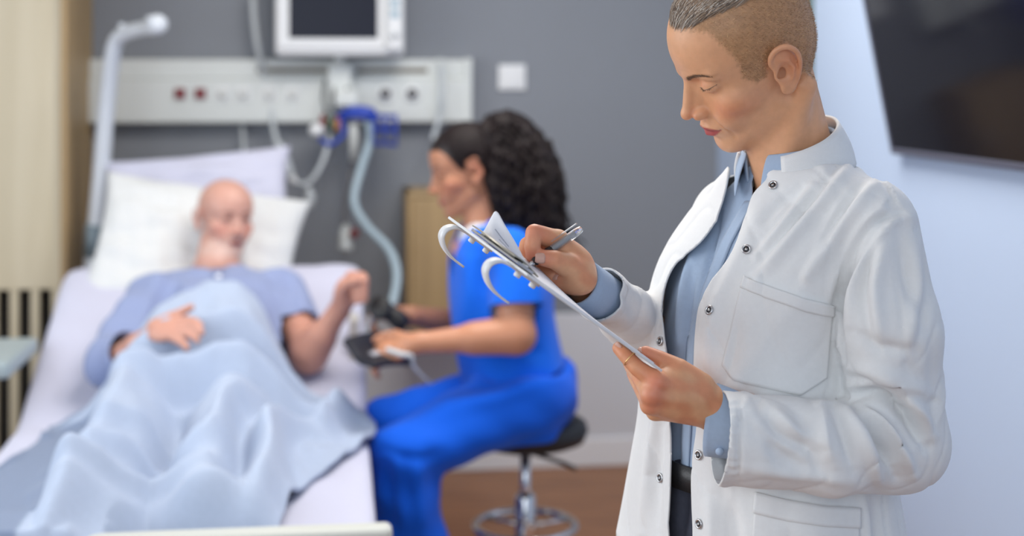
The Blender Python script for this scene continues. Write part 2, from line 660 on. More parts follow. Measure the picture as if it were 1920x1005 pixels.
def room():
    UL, UR, VF, ZC = -3.3, 0.708, 7.4, 2.75
    st(rbox('floor', UL, UR + 0.1, -0.1, VF, -0.1, 0.0, M_floor, bev=0))
    st(rbox('ceiling', UL, UR + 0.1, -0.1, VF, ZC, ZC + 0.1, M_ceil, bev=0))
    wb = st(rbox('wall_back', UL, UR, -0.1, 0.0, 0.0, ZC, M_grey, bev=0))
    st(rbox('wall_right', UR, UR + 0.1, -0.1, VF, 0.0, ZC, M_white, bev=0))
    # left wall with two tall window openings
    st(rbox('wall_left', UL - 0.1, UL, -0.1, 2.2, 0.0, ZC, M_white, bev=0))
    for i, (z0, z1) in enumerate(((0.0, 0.72), (2.55, ZC))):
        st(rbox('wall_left', UL - 0.1, UL, 2.2, VF, z0, z1, M_white, bev=0))
    for i, (v0, v1) in enumerate(((2.2, 3.9), (3.9, 5.6), (5.6, 7.3))):
        w = st(rbox('window_%d' % (i + 1), UL - 0.06, UL - 0.055, v0 + 0.03, v1 - 0.03, 0.75, 2.52, mat('window_glass', (0.9, 0.95, 1.0), 0.02, trans=1.0), bev=0))
        for a, b_, c, d in ((v0, v0 + 0.06, 0.72, 2.55), (v1 - 0.06, v1, 0.72, 2.55), (v0, v1, 0.72, 0.78), (v0, v1, 2.49, 2.55), ((v0 + v1) / 2 - 0.03, (v0 + v1) / 2 + 0.03, 0.72, 2.55)):
            rbox('window_frame', UL - 0.08, UL - 0.02, a, b_, c, d, M_skirt, w)
    # pale protective panel and skirting along the back wall
    st(rbox('trim_1', -1.60, UR, 0.0, 0.012, 0.10, 0.575, M_lower))
    st(rbox('baseboard_back', -1.60, UR, 0.0, 0.022, 0.0, 0.105, M_skirt))
    st(rbox('baseboard_right', UR - 0.018, UR, 0.02, VF, 0.0, 0.10, M_skirt))
    # upright door edge on the right wall
    d = st(rbox('door_1', UR - 0.012, UR, 0.10, 1.02, 0.0, 2.10, M_white))
    st(rbox('trim_2', UR - 0.03, UR, 1.03, 1.10, 0.0, 2.4, M_green))
    # unseen ceiling panel, added to go with the ceiling fill light
    cl = empty('ceiling_light', (0.1, 3.3, 2.74)); tag(cl, 'square white ceiling light panel above the bed', 'ceiling light')
    a, b = box((0.1, 3.3, 2.735), (0.64, 0.64, 0.015), None, 0.004); mesh_obj('frame', a, b, M_skirt, cl, False)
    a, b = box((0.1, 3.3, 2.716), (0.60, 0.60, 0.004), None, 0.001); mesh_obj('diffuser', a, b, mat('diffuser', (0.9, 0.9, 0.88), 0.6, emit=((1, 0.95, 0.88), 1.5)), cl, False)

    # ---- bed head rail on the wall
    r = empty('bedhead_rail', RP(-0.94, 0, 1.30)); tag(r, 'cream bedhead supply rail with sockets on the grey wall', 'wall rail')
    rbox('housing', -1.62, -0.25, 0.0, 0.075, 1.295, 1.455, M_cream, r, 0.008)
    rbox('upper_channel', -1.62, -0.25, 0.0, 0.055, 1.455, 1.525, M_cream, r, 0.006)
    rbox('end_cap', -1.635, -1.615, 0.0, 0.080, 1.29, 1.53, M_cream, r, 0.005)
    rbox('end_cap', -0.262, -0.238, 0.0, 0.080, 1.29, 1.53, M_cream, r, 0.005)
    for u0, u1 in ((-1.02, -0.74), (-0.66, -0.40)):
        rbox('slot', u0, u1, 0.050, 0.058, 1.475, 1.495, mat('slot_shadow', lin(120, 112, 100), 0.7), r, 0.002)
    def rail_u(px):    # u on the rail face for a pixel column
        k = (px - 960) / F
        y0 = W0[1] - DD[1] * 0.075; x0 = W0[0] - DD[0] * 0.075
        return (k * y0 - x0) / (RD[0] - k * RD[1])
    for px in (338, 376):
        u = rail_u(px)
        s = rbox('red_socket', u - 0.022, u + 0.022, 0.074, 0.084, 1.380, 1.424, M_cream, r, 0.004)
        rbox('socket_insert', u - 0.019, u + 0.019, 0.083, 0.086, 1.383, 1.421, M_red, s, 0.002)
    for px in (418, 456, 505, 548):
        u = rail_u(px)
        s = rbox('socket', u - 0.024, u + 0.024, 0.074, 0.082, 1.376, 1.424, M_whiteplastic, r, 0.004)
        a, b = lathe([(0, 0), (0.017, 0), (0.017, 0.003), (0, 0.003)], RP(u, 0.082, 1.40), axes(-DD), 20)
        mesh_obj('socket_insert', a, b, mat('socket_face', lin(206, 209, 207), 0.5), s)
    for px in (722, 772):
        u = rail_u(px)
        a, b = lathe([(0, 0), (0.030, 0), (0.030, 0.006), (0.026, 0.010), (0, 0.010)], RP(u, 0.075, 1.400), axes(-DD), 28)
        s = mesh_obj('gas_outlet', a, b, M_whiteplastic, r)
        a, b = lathe([(0, 0), (0.018, 0), (0.018, 0.010), (0.014, 0.014), (0, 0.014)], RP(u, 0.085, 1.402), axes(-DD), 24)
        mesh_obj('outlet_insert', a, b, M_dark, s)
    u = rail_u(826)
    rbox('rail_divider', u - 0.012, u + 0.012, 0.0, 0.09, 1.292, 1.528, M_cream, r, 0.004)

    # ---- patient monitor on its bracket
    mo = empty('patient_monitor', P(638, 105, 5.05)); tag(mo, 'white patient monitor with dark screen mounted above the rail', 'monitor')
    def mbox(name, x0, x1, y0, y1, d0, d1, m, parent, bev=0.006):
        A, B_ = P(x0, y0, 5.02), P(x1, y1, 5.02)
        w = (x1 - x0) / F * 5.02; h = (y1 - y0) / F * 5.02
        cpt = P((x0 + x1) / 2, (y0 + y1) / 2, 5.02) + DD * (d0 + d1) / 2
        a, b = box(cpt, (w / 2, abs(d1 - d0) / 2, h / 2), RM, min(bev, abs(d1 - d0) / 3, w / 3, h / 3), 3)
        return mesh_obj(name, a, b, m, parent, smooth=False)
    mbox('case', 517, 758, -92, 105, 0.0, 0.11, M_whiteplastic, mo, 0.018)
    fr_ = mbox('front_frame', 520, 722, -88, 92, -0.012, 0.02, M_whiteplastic, mo, 0.008)
    mbox('screen', 543, 708, -62, 72, -0.0135, 0.0, mat('monitor_glass', lin(20, 22, 38), 0.2, spec=0.22), mo, 0.002)
    pn = mbox('control_panel', 726, 754, -80, 92, -0.008, 0.02, M_whiteplastic, mo, 0.005)
    for i in range(5):
        mbox('key', 732, 748, -60 + i * 20, -47 + i * 20, -0.012, 0.0, mat('key_grey', lin(150, 176, 190), 0.4), pn, 0.002)
    a, b = lathe([(0, 0), (0.012, 0), (0.012, 0.012), (0.010, 0.015), (0, 0.015)], P(740, 66, 5.01), axes(-DD), 24); mesh_obj('knob', a, b, mat('knob_grey', lin(190, 194, 198), 0.4), mo)
    a, b = tube([P(637, 100, 5.10), P(637, 112, 5.12), P(637, 150, 5.16)], 0.02, 14); mesh_obj('bracket_arm', a, b, M_cream, mo)
    mbox('bracket_clamp', 615, 660, 118, 205, 0.10, 0.19, M_cream, mo, 0.01)
    mbox('bracket_foot', 628, 672, 170, 200, 0.05, 0.12, M_cream, mo, 0.01)

    # ---- switch plate
    s = empty('wall_switch', P(961, 144, 5.32)); tag(s, 'square white switch plate alone on the grey wall', 'switch')
    c = P(961, 145, 5.30)
    uu = (c - W0) @ RD; zz = c[2]
    rbox('plate', uu - 0.051, uu + 0.051, 0.0, 0.012, zz - 0.047, zz + 0.047, M_whiteplastic, s, 0.004)
    rbox('rocker', uu - 0.034, uu + 0.034, 0.011, 0.018, zz - 0.034, zz + 0.034, M_whiteplastic, s, 0.004)

    # ---- hoses, cables and holder below the monitor
    def line(name, pts, r, m, label, cat, group=None, **k):
        a, b = tube([P(*q) for q in pts], r, 10, 10, **k)
        return tag(mesh_obj(name, a, b, m), label, cat, group)
    hose_pts = [P(*q) for q in [(690, 226, 5.10), (694, 262, 5.02), (676, 320, 4.92), (664, 378, 4.86), (688, 424, 4.80), (728, 466, 4.72), (744, 510, 4.6), (738, 560, 4.45), (722, 590, 4.30)]]
    a, b = tube(hose_pts, 0.0135, 12, 12)
    hs = tag(mesh_obj('suction_hose', a, b, M_hose), 'thick pale ribbed hose hanging from the blue holder', 'hose')
    hp = smoothcurve(np.array(hose_pts), 14)
    tt, Uu, Ww = frames(hp)
    for i in range(2, len(hp) - 1, 2):
        a, b = lathe([(0.0135, -0.002), (0.0155, -0.0015), (0.0155, 0.0015), (0.0135, 0.002)], hp[i], axes(tt[i]), 12)
        mesh_obj('rib', a, b, M_hose, hs)
    line('sensor_cable', [(508, 172, 5.16), (512, 235, 5.12), (527, 290, 5.05), (548, 334, 5.0), (574, 345, 5.0), (598, 318, 5.02), (614, 276, 5.06), (618, 246, 5.12)], 0.009, M_cable, 'grey sensor cable looping below the rail to the holder', 'cable')
    line('monitor_cable', [(474, -20, 5.12), (476, 30, 5.12), (482, 80, 5.12), (490, 120, 5.14), (502, 178, 5.19)], 0.011, M_cable, 'grey cable dropping past the left side of the monitor', 'cable')
    line('call_cord', [(456, 180, 5.20), (455, 240, 5.16), (458, 290, 5.0), (462, 320, 4.85)], 0.007, M_cable, 'thin grey call cord hanging from rail to the pillow', 'cord')
    line('drain_tube', [(662, 236, 5.14), (662, 300, 5.15), (652, 350, 5.12), (646, 400, 5.1), (648, 440, 5.08)], 0.008, mat('smoked_tube', lin(110, 108, 110), 0.3), 'dark thin tube hanging straight under the blue holder', 'tube')
    line('side_cable', [(826, 120, 5.2), (828, 180, 5.16), (822, 225, 5.16), (812, 262, 5.1)], 0.009, M_cable, 'pale cable at the right end of the rail', 'cable')
    # probe handset hanging in the loop
    h = empty('probe_handset', P(540, 300, 4.98)); tag(h, 'pale grey probe handset clipped on the looping cable', 'handset')
    a, b = tube([P(522, 268, 4.99), P(532, 296, 4.98), P(546, 330, 4.97)], [0.012, 0.02, 0.014], 14); mesh_obj('grip', a, b, M_cable, h)
    a, b = tube([P(546, 330, 4.97), P(553, 344, 4.97)], 0.012, 12, smooth=False); mesh_obj('tip', a, b, M_whiteplastic, h)
    c = P(578, 372, 5.0)
    h = tag(mesh_obj('tube_clamp', *tube([c + V3(0, 0, 0.04), c + V3(0.006, 0, 0.0), c + V3(0.0, 0, -0.035)], [0.008, 0.02, 0.012], 12), M_cable), 'small grey clamp hanging below the cable loop', 'clamp')
    # blue accessory holder
    h = empty('tube_holder', P(675, 215, 5.12)); tag(h, 'blue wire tube holder fixed below the rail', 'holder')
    a, b = tube([P(630, 222, 5.12), P(660, 212, 5.08), P(692, 214, 5.08), P(704, 228, 5.12)], [0.014, 0.024, 0.026, 0.014], 14); mesh_obj('clip', a, b, M_blue, h)
    for yy, dy in ((216, 0), (240, 0.02), (268, 0.04)):
        pts = [P(700, yy, 5.12), P(742, yy + 2, 5.10), P(742, yy + 4, 4.98), P(702, yy + 3, 4.98), P(700, yy, 5.12)]
        a, b = tube(pts, 0.0065, 8, 4, smooth=False); mesh_obj('wire_hoop', a, b, M_blue, h)
    for xx, dd in ((702, 4.98), (722, 4.98), (742, 4.98), (742, 5.10)):
        a, b = tube([P(xx, 214, dd), P(xx, 270, dd)], 0.0055, 8, smooth=False); mesh_obj('wire_upright', a, b, M_blue, h)
    a, b = tube([P(600, 262, 5.06), P(622, 270, 5.05), P(645, 250, 5.06), P(640, 226, 5.08)], 0.008, 8); mesh_obj('wire_hook', a, b, M_blue, h)
    a, b = tube([P(663, 232, 5.10), P(663, 302, 5.12)], 0.016, 12, smooth=False); mesh_obj('tag_strip', a, b, M_cream, h)
    for nm, px, py, m_, r_, lb in (('sensor_ball', 594, 244, M_whiteplastic, 0.028, 'white round sensor head beside the blue holder'),):
        def f_b(p, c=P(px, py, 5.05), r_=r_): return el(p, c, (r_, r_, r_ * 0.9))
        v, f = surf(f_b, P(px, py, 5.05) - 0.05, P(px, py, 5.05) + 0.05, 0.006, 1)
        tag(mesh_obj(nm, v, f, m_), lb, 'sensor')
    for i, (px, py, m_, lb, nm) in enumerate(((606, 228, M_red, 'red sensor connector next to the white ball', 'red_connector'), (632, 232, mat('orange_plastic', lin(170, 110, 60), 0.4), 'orange sensor connector left of the blue holder', 'orange_connector'), (618, 230, mat('green_plastic', lin(60, 100, 80), 0.4), 'green sensor connector between the red and the orange one', 'green_connector'))):
        a, b = tube([P(px, py - 14, 5.11), P(px, py, 5.08), P(px + 1, py + 12, 5.07)], [0.006, 0.013, 0.008], 12)
        tag(mesh_obj(nm, a, b, m_), lb, 'connector')
    for i, px in enumerate((610, 628, 652)):
        line('lead_wire', [(px, 150 + 6 * i, 5.13), (px - 4, 185, 5.10), (px + 2, 214, 5.09)], 0.005, M_dark, ('first', 'second', 'third')[i] + ' from left of the three dark lead wires under the monitor', 'wire', 'dark lead wires')
    # valve with red knob behind the bed
    vv = empty('wall_valve', P(648, 445, 5.0)); tag(vv, 'white wall valve with small red knob behind the bed', 'valve')
    a, b = tube([P(648, 425, 5.08), P(648, 440, 5.02), P(648, 470, 5.0)], [0.012, 0.022, 0.024], 14); mesh_obj('valve_body', a, b, M_cream, vv)
    a, b = lathe([(0, 0), (0.016, 0), (0.018, 0.008), (0.014, 0.016), (0, 0.016)], P(661, 437, 4.99), axes(V3(0.8, -0.6, 0)), 18); mesh_obj('valve_knob', a, b, M_red, vv)

    # ---- wooden wall cabinet behind the nurse
    cb = empty('wall_cabinet', P(810, 600, 4.98)); tag(cb, 'pale wooden wall cabinet behind the seated nurse', 'cabinet')
    A = P(762, 360, 5.0); uu = (A - W0) @ RD; zt_ = A[2]
    zb = P(800, 612, 5.0)[2]
    rbox('side_panel', uu, uu + 0.02, 0.0, 0.30, zb, zt_, M_oak2, cb)
    rbox('side_panel', uu + 0.30, uu + 0.32, 0.0, 0.30, zb, zt_, M_oak2, cb)
    dr_ = rbox('door', uu + 0.02, uu + 0.30, 0.285, 0.305, zb + 0.022, zt_ - 0.022, M_oak2, cb)
    a, b = tube([RP(uu + 0.28, 0.305, 0.80), RP(uu + 0.28, 0.33, 0.80), RP(uu + 0.28, 0.33, 0.90), RP(uu + 0.28, 0.305, 0.90)], 0.005, 8, smooth=False); mesh_obj('handle', a, b, M_steel, dr_)
    rbox('top_panel', uu, uu + 0.32, 0.0, 0.305, zt_ - 0.02, zt_, M_oak2, cb)
    rbox('shelf', uu, uu + 0.32, 0.0, 0.36, zb, zb + 0.02, M_oak2, cb)

    # ---- wardrobe with slatted lower front
    w = empty('wardrobe', RP(-2.1, 0.25, 0)); tag(w, 'tall pale oak wardrobe with slatted lower front at the left wall', 'wardrobe')
    V0 = 0.50
    rbox('side_panel', -1.625, -1.605, 0.0, V0, 0.0, 2.6, M_oak2, w)
    rbox('side_panel', -2.62, -2.60, 0.0, V0, 0.0, 2.6, M_oak, w)
    rbox('carcass', -2.60, -1.625, 0.0, V0 - 0.05, 0.76, 2.6, M_oak, w)
    for u0, u1 in ((-2.115, -1.607), (-2.62, -2.121)):
        d = rbox('door', u0, u1, V0 - 0.05, V0 - 0.028, 0.765, 2.6, M_oak, w, 0.003)
        hu = u0 + 0.05 if u0 > -2.2 else u1 - 0.05
        a, b = tube([RP(hu, V0 - 0.028, 1.05), RP(hu, V0 + 0.0, 1.05), RP(hu, V0, 1.25), RP(hu, V0 - 0.028, 1.25)], 0.006, 8, smooth=False); mesh_obj('handle', a, b, M_steel, d)
    rbox('recess_back', -2.60, -1.625, 0.0, V0 - 0.16, 0.06, 0.76, M_gap, w)
    rbox('plinth', -2.62, -1.605, 0.0, V0 - 0.03, 0.0, 0.06, M_oak, w)
    k = 0
    u = -1.632
    while u > -2.6:
        rbox('slat', u - 0.028, u, V0 - 0.055, V0 - 0.03, 0.06, 0.765, M_oak, w, 0.003)
        u -= 0.066
    # ---- overbed table edge at the far left
    t = empty('side_table', P(-60, 670, 3.85) * V3(1, 1, 0)); tag(t, 'grey-green side table top reaching in at the left edge', 'table')
    c = P(46, 670, 3.75)
    uu = (c - W0) @ RD; v_ = -((c - W0) @ DD)
    rbox('table_top', uu - 0.45, uu, v_ - 0.18, v_ + 0.18, c[2] - 0.022, c[2] + 0.022, mat('grey_green_laminate', lin(158, 172, 176), 0.45), t, 0.012)
    rbox('post', uu - 0.30, uu - 0.25, v_ - 0.03, v_ + 0.03, 0.05, c[2] - 0.02, M_enamel, t, 0.006)
    rbox('base', uu - 0.50, uu - 0.06, v_ - 0.05, v_ + 0.05, 0.0, 0.05, M_enamel, t, 0.012)

    # ---- television, tilted forward on the right wall
    tv = empty('television', V3(0.98, 3.65, 1.26)); tag(tv, 'large black flat television tilted down on the right wall', 'television')
    along = -DD
    th = math.radians(11)
    upv = ZZ * math.cos(th) - RD * math.sin(th)
    nn = -RD * math.cos(th) - ZZ * math.sin(th)
    A = np.stack([along, nn, upv], 1)
    org = P(1673, 288, 3.655)
    def tvb(name, a0, a1, n0, n1, u0, u1, m, bev=0.003):
        c = org + along * (a0 + a1) / 2 + nn * (n0 + n1) / 2 + upv * (u0 + u1) / 2
        a, b = box(c, ((a1 - a0) / 2, (n1 - n0) / 2, (u1 - u0) / 2), A, min(bev, (a1 - a0) / 3, (n1 - n0) / 3, (u1 - u0) / 3))
        return mesh_obj(name, a, b, m, tv, False)
    tvb('back_shell', 0.004, 0.966, -0.035, -0.004, 0.004, 0.556, M_bezel, 0.01)
    tvb('screen', 0.008, 0.962, -0.006, 0.0, 0.014, 0.552, M_screen, 0.001)
    tvb('bottom_bezel', 0.0, 0.97, -0.012, 0.004, 0.0, 0.016, M_bezel)
    tvb('top_bezel', 0.0, 0.97, -0.012, 0.004, 0.550, 0.560, M_bezel)
    tvb('side_bezel', 0.0, 0.010, -0.012, 0.004, 0.0, 0.560, M_bezel)
    tvb('side_bezel', 0.960, 0.97, -0.012, 0.004, 0.0, 0.560, M_bezel)
    a, b = tube([org + along * 0.48 - nn * 0.03 + upv * 0.28, org + along * 0.48 + RD * 0.16 + upv * 0.28], 0.03, 12, smooth=False); mesh_obj('wall_mount', a, b, M_dark, tv)


# ------------------------------------------------------------------ heads and hands
class Head:
    """a head in its own frame (centimetres: x to the subject's left, y forward, z up, origin between the ears)"""

    def __init__(self, left, fwd, up, t, scale=1.0, lids=1.0, mouth=0.0, wide=1.0, smile=0.0):
        fwd = nrm(fwd); up = nrm(np.asarray(up) - fwd * (np.asarray(up) @ fwd))
        l = np.cross(up, fwd)
        self.R = np.stack([l, fwd, up], 1); self.t = np.asarray(t, float); self.s = scale
        self.mouth = mouth; self.wide = wide; self.smile = smile

    def loc(self, w):
        return (np.asarray(w) - self.t) @ self.R * (100.0 / self.s)

    def wld(self, l):
        return np.asarray(l, float) @ self.R.T * (self.s / 100.0) + self.t

    def core(self, p):
        q = p.copy(); q[:, 0] = np.abs(q[:, 0]) / self.wide
        w = self.smile
        d = el(q, (0, -0.5, 4.5), (7.25, 9.2, 8.3))
        d = sm(d, el(q, (0, 2.2, 4.8), (6.2, 6.95, 6.8)), 1.5)
        d = sm(d, el(q, (0, 2.6, -1.6), (6.0, 5.9, 6.4)), 1.5)
        d = sm(d, el(q, (0, 4.2, -6.0), (4.3, 4.5, 4.2)), 1.6)
        d = sm(d, rc(q, (4.5, 0.6, -5.4), (1.3, 6.7, -8.8), 1.5, 1.5), 1.6)
        d = sm(d, el(q, (0, 7.4, -9.0), (1.7, 1.55, 1.5)), 1.3)
        d = sm(d, el(q, (4.3, 5.2, -1.7), (2.0, 2.3, 1.9)), 1.5)
        d = sm(d, el(q, (2.9, 6.6, -4.0), (1.9, 1.7, 1.9)), 1.4)
        d = sm(d, rc(q, (0.9, 8.45, 2.9), (4.5, 6.7, 3.2), 0.75, 0.7), 1.0)
        # eye sockets, closed-down lids
        d = sx(d, -el(q, (3.1, 9.3, 1.9), (1.6, 1.6, 1.05)), 0.9)
        d = sm(d, el(q, (3.1, 6.85, 1.5), (1.55, 1.45, 1.25)), 0.35)
        d = sx(d, -chain(q, [(1.8, 8.2, 1.7), (2.7, 8.5, 2.3), (3.8, 8.1, 2.5), (4.9, 7.0, 2.2)], [0.05, 0.08, 0.08, 0.05]), 0.25)
        d = sm(d, chain(q, [(1.85, 7.95, 0.85), (2.6, 8.25, 0.72), (3.6, 8.0, 0.95), (4.7, 7.0, 1.4)], [0.10, 0.14, 0.14, 0.1]), 0.3)
        # nose
        d = sm(d, rc(q, (0, 7.7, 2.5), (0, 9.0, -2.3), 0.75, 1.15), 0.8)
        d = sm(d, rc(q, (0, 8.35, 2.5), (0, 10.55, -1.9), 0.55, 0.72), 0.6)
        d = sm(d, el(q, (0, 10.85, -2.35), (0.85, 0.85, 0.78)), 0.5)
        d = sm(d, el(q, (1.25, 9.45, -2.75), (0.66, 1.15, 0.76)), 0.5)
        d = sx(d, -el(q, (0.68, 10.05, -3.45), (0.36, 0.6, 0.38)), 0.25)
        d = sx(d, -chain(q, [(1.8, 9.3, -1.75), (2.25, 8.75, -2.6), (2.15, 8.55, -3.5)], [0.05, 0.12, 0.08]), 0.32)
        d = sx(d, -chain(q, [(2.3, 8.75, -3.5), (3.1, 8.1, -4.6), (3.35, 7.55, -5.9), (3.2, 7.2, -7.2)], [0.05, 0.09, 0.09, 0.04], 0.1), 0.45)
        # mouth
        d = sm(d, el(q, (0, 7.6, -5.3), (2.5, 1.75, 2.3)), 1.1)
        zc = -5.75 + w
        d = sm(d, chain(q, [(2.45, 8.0, zc), (1.2, 9.1, -5.35 + w * 0.3), (0.35, 9.5, -5.15), (0, 9.45, -5.25)], [0.14, 0.33, 0.42, 0.38]), 0.35)
        d = sm(d, chain(q, [(2.3, 8.0, zc - 0.1), (1.1, 9.0, -6.25), (0, 9.3, -6.4)], [0.15, 0.42, 0.52]), 0.35)
        m = self.mouth
        d = sx(d, -chain(q, [(2.55, 8.3, zc), (1.2, 9.55, -5.8 - m), (0, 9.95, -5.75 - m)], [0.05, 0.07 + m, 0.07 + m * 1.4]), 0.16)
        d = sx(d, -chain(q, [(2.75, 8.35, zc + .1), (2.75, 8.25, zc - 0.4)], [0.1, 0.08]), 0.4)
        d = sx(d, -el(q, (0, 9.75, -7.55), (1.7, 0.75, 0.45)), 0.7)
        d = sx(d, -rc(q, (0, 10.2, -3.7), (0, 10.35, -4.6), 0.2, 0.25), 0.4)
        return d

    def ear(self, q):
        d = el(q, (7.55, -1.35, 0.3), (0.45, 1.8, 2.75))
        hx = smoothcurve(np.array([(7.3, -0.1, 0.3, 0.2), (7.5, 0.40, 1.5, 0.27), (7.72, 0.05, 2.7, 0.33), (8.0, -1.0, 3.35, 0.36), (8.3, -2.2, 3.15, 0.36), (8.4, -3.0, 2.0, 0.34), (8.3, -3.05, 0.6, 0.31), (8.0, -2.6, -0.9, 0.28), (7.7, -1.7, -2.2, 0.28), (7.5, -0.8, -2.8, 0.3)]), 3)
        near = (np.abs(q[:, 0] - 7.8) < 3) & (np.abs(q[:, 1] + 1.3) < 5) & (np.abs(q[:, 2]) < 6)
        hel = np.full(len(q), 3.0)
        if near.any():
            hel[near] = chain(q[near], hx[:, :3], hx[:, 3], 0.12)
        d = sm(d, hel, 0.25)
        d = sx(d, -chain(q, [(8.35, -0.3, 1.9), (8.5, -1.4, 2.5), (8.6, -2.35, 1.6), (8.5, -2.45, 0.2)], [0.2, 0.26, 0.26, 0.2], 0.1), 0.25)
        d = sm(d, chain(q, [(7.75, -0.9, 1.8), (8.0, -1.75, 1.2), (8.05, -1.95, 0.0), (7.85, -1.4, -1.3)], [0.2, 0.26, 0.27, 0.24], 0.2), 0.3)
        d = sx(d, -el(q, (8.4, -0.8, -0.1), (1.0, 1.0, 1.45)), 0.3)
        d = sx(d, -el(q, (7.1, -0.55, -0.2), (0.9, 0.55, 0.7)), 0.3)
        d = sm(d, el(q, (7.45, 0.2, -0.25), (0.3, 0.4, 0.6)), 0.3)
        d = sm(d, rc(q, (7.35, 0.2, -0.5), (7.3, -0.1, -2.2), 0.3, 0.35), 0.3)
        d = sm(d, el(q, (7.4, -0.6, -2.5), (0.42, 1.05, 1.0)), 0.4)
        return d

    def field(self, p, neck=None, near_ear=True):
        q = self.loc(p)
        d = self.core(q)
        e = q.copy(); e[:, 0] = np.abs(e[:, 0])
        e[:, 0] -= (self.wide - 1) * 7.2
        d = sm(d, self.ear(e), 0.35)
        d = sx(d, -el(e, (7.4, -0.05, -0.25), (0.6, 0.32, 0.5)), 0.25)
        d = d * (self.s / 100.0)
        return d

    def colors(self, v, base, lip, blush, extra=None):
        q = self.loc(v)
        x = np.abs(q[:, 0])
        c = np.tile(np.asarray(base, float), (len(v), 1))

        def mixin(w, col):
            w = np.clip(w, 0, 1)[:, None]
            return c * (1 - w) + np.asarray(col) * w
        g = lambda ctr, r: np.exp(-(((x - ctr[0]) / r[0]) ** 2 + ((q[:, 1] - ctr[1]) / r[1]) ** 2 + ((q[:, 2] - ctr[2]) / r[2]) ** 2))
        c = mixin(0.75 * g((4.6, 6.0, -2.2), (2.4, 3.0, 1.7)), blush)
        c = mixin(0.6 * g((0.6, 10.6, -2.6), (1.3, 1.2, 0.9)), blush)
        c = mixin(0.5 * g((8.1, -2.0, 0.6), (0.9, 2.6, 3.6)), blush)
        c = mixin(0.35 * g((3.0, 8.2, 2.1), (1.5, 1.2, 0.55)), blush)
        t = np.clip(x / 2.5, 0, 1)
        zc = -5.75 + self.smile * t ** 2
        top = -4.95 - 0.75 * t ** 1.5 + self.smile * t ** 2 + np.where(x < 0.4, -0.15 * (1 - x / 0.4), 0)
        bot = -6.95 + 1.15 * t ** 2 + self.smile * t ** 2
        dl = np.minimum(top - q[:, 2], q[:, 2] - bot)
        wl = np.clip(dl / 0.16 + 0.5, 0, 1) * (q[:, 1] > 7.4) * (x < 2.5)
        c = mixin(wl, lip)
        line = np.exp(-((q[:, 2] - zc) / 0.10) ** 2) * (x < 2.4) * (q[:, 1] > 7.6)
        c = mixin(0.55 * line, np.asarray(lip) * 0.35)
        return c


def spline_strands(name, roots, dirs, length, width, mat_, parent, seed=0, seg=2, curl=0.0, cols=None):
    """many short hairs as thin two-sided blades in one mesh"""
    r = np.random.RandomState(seed)
    n = len(roots)
    d = nrm_rows(dirs)
    s = nrm_rows(np.cross(d, r.normal(size=(n, 3))))
    L = length if np.ndim(length) else np.full(n, length)
    V, Fc = [], []
    a = roots - s * width / 2; b = roots + s * width / 2
    c = roots + d * L[:, None]
    V = np.stack([a, b, c], 1).reshape(-1, 3)
    Fc = np.arange(n * 3).reshape(-1, 3)
    col = None if cols is None else np.repeat(cols, 3, 0)
    return mesh_obj(name, V, Fc, mat_, parent, smooth=False, col=col)


def ribbon(pts, w, nrmv):
    """flat tapered ribbon along pts"""
    pts = np.asarray(pts, float)
    t = nrm_rows(np.gradient(pts, axis=0))
    s = nrm_rows(np.cross(t, nrmv))
    k = np.linspace(0, 1, len(pts))
    ww = w * np.clip(np.minimum(k * 6 + 0.25, (1 - k) * 3 + 0.15), 0, 1)[:, None]
    return strip(pts - s * ww / 2, pts + s * ww / 2)


def finger(p, pts, r, k=0.0):
    return chain(p, pts, r, k)


def nail(tip, prev, normal, w, length):
    """a small domed nail plate lying on a fingertip"""
    d = nrm(np.asarray(tip) - np.asarray(prev)); n = nrm(np.asarray(normal) - d * (np.asarray(normal) @ d)); s = np.cross(d, n)
    v = []; m = 7
    for i in range(m):
        for j in range(m):
            a = (i / (m - 1) - 0.5) * 2; b = (j / (m - 1) - 0.5) * 2
            ww = w / 2 * math.sqrt(max(0.0, 1 - (abs(b) ** 3) * 0.55))
            v.append(np.asarray(tip) + d * (b * length / 2) + s * (a * ww) - n * (a * a * w * 0.16 + max(b, 0) ** 2 * w * 0.05))
    return np.array(v), grid_faces(m, m)


# ================================================================== doctor
def closed(v, f):
    f = np.asarray(f)
    a, b, c = v[f[:, 0]], v[f[:, 1]], v[f[:, 2]]
    return f if (np.cross(b - a, c - a) * a).sum() > 0 else f[:, ::-1]


def surf(fn, lo, hi, h, rel=1):
    v, f = surface(fn, lo, hi, h)
    f = closed(v - v.mean(0), f)
    if rel:
        v = relax(v, f, rel, 0.5)
    return v, f


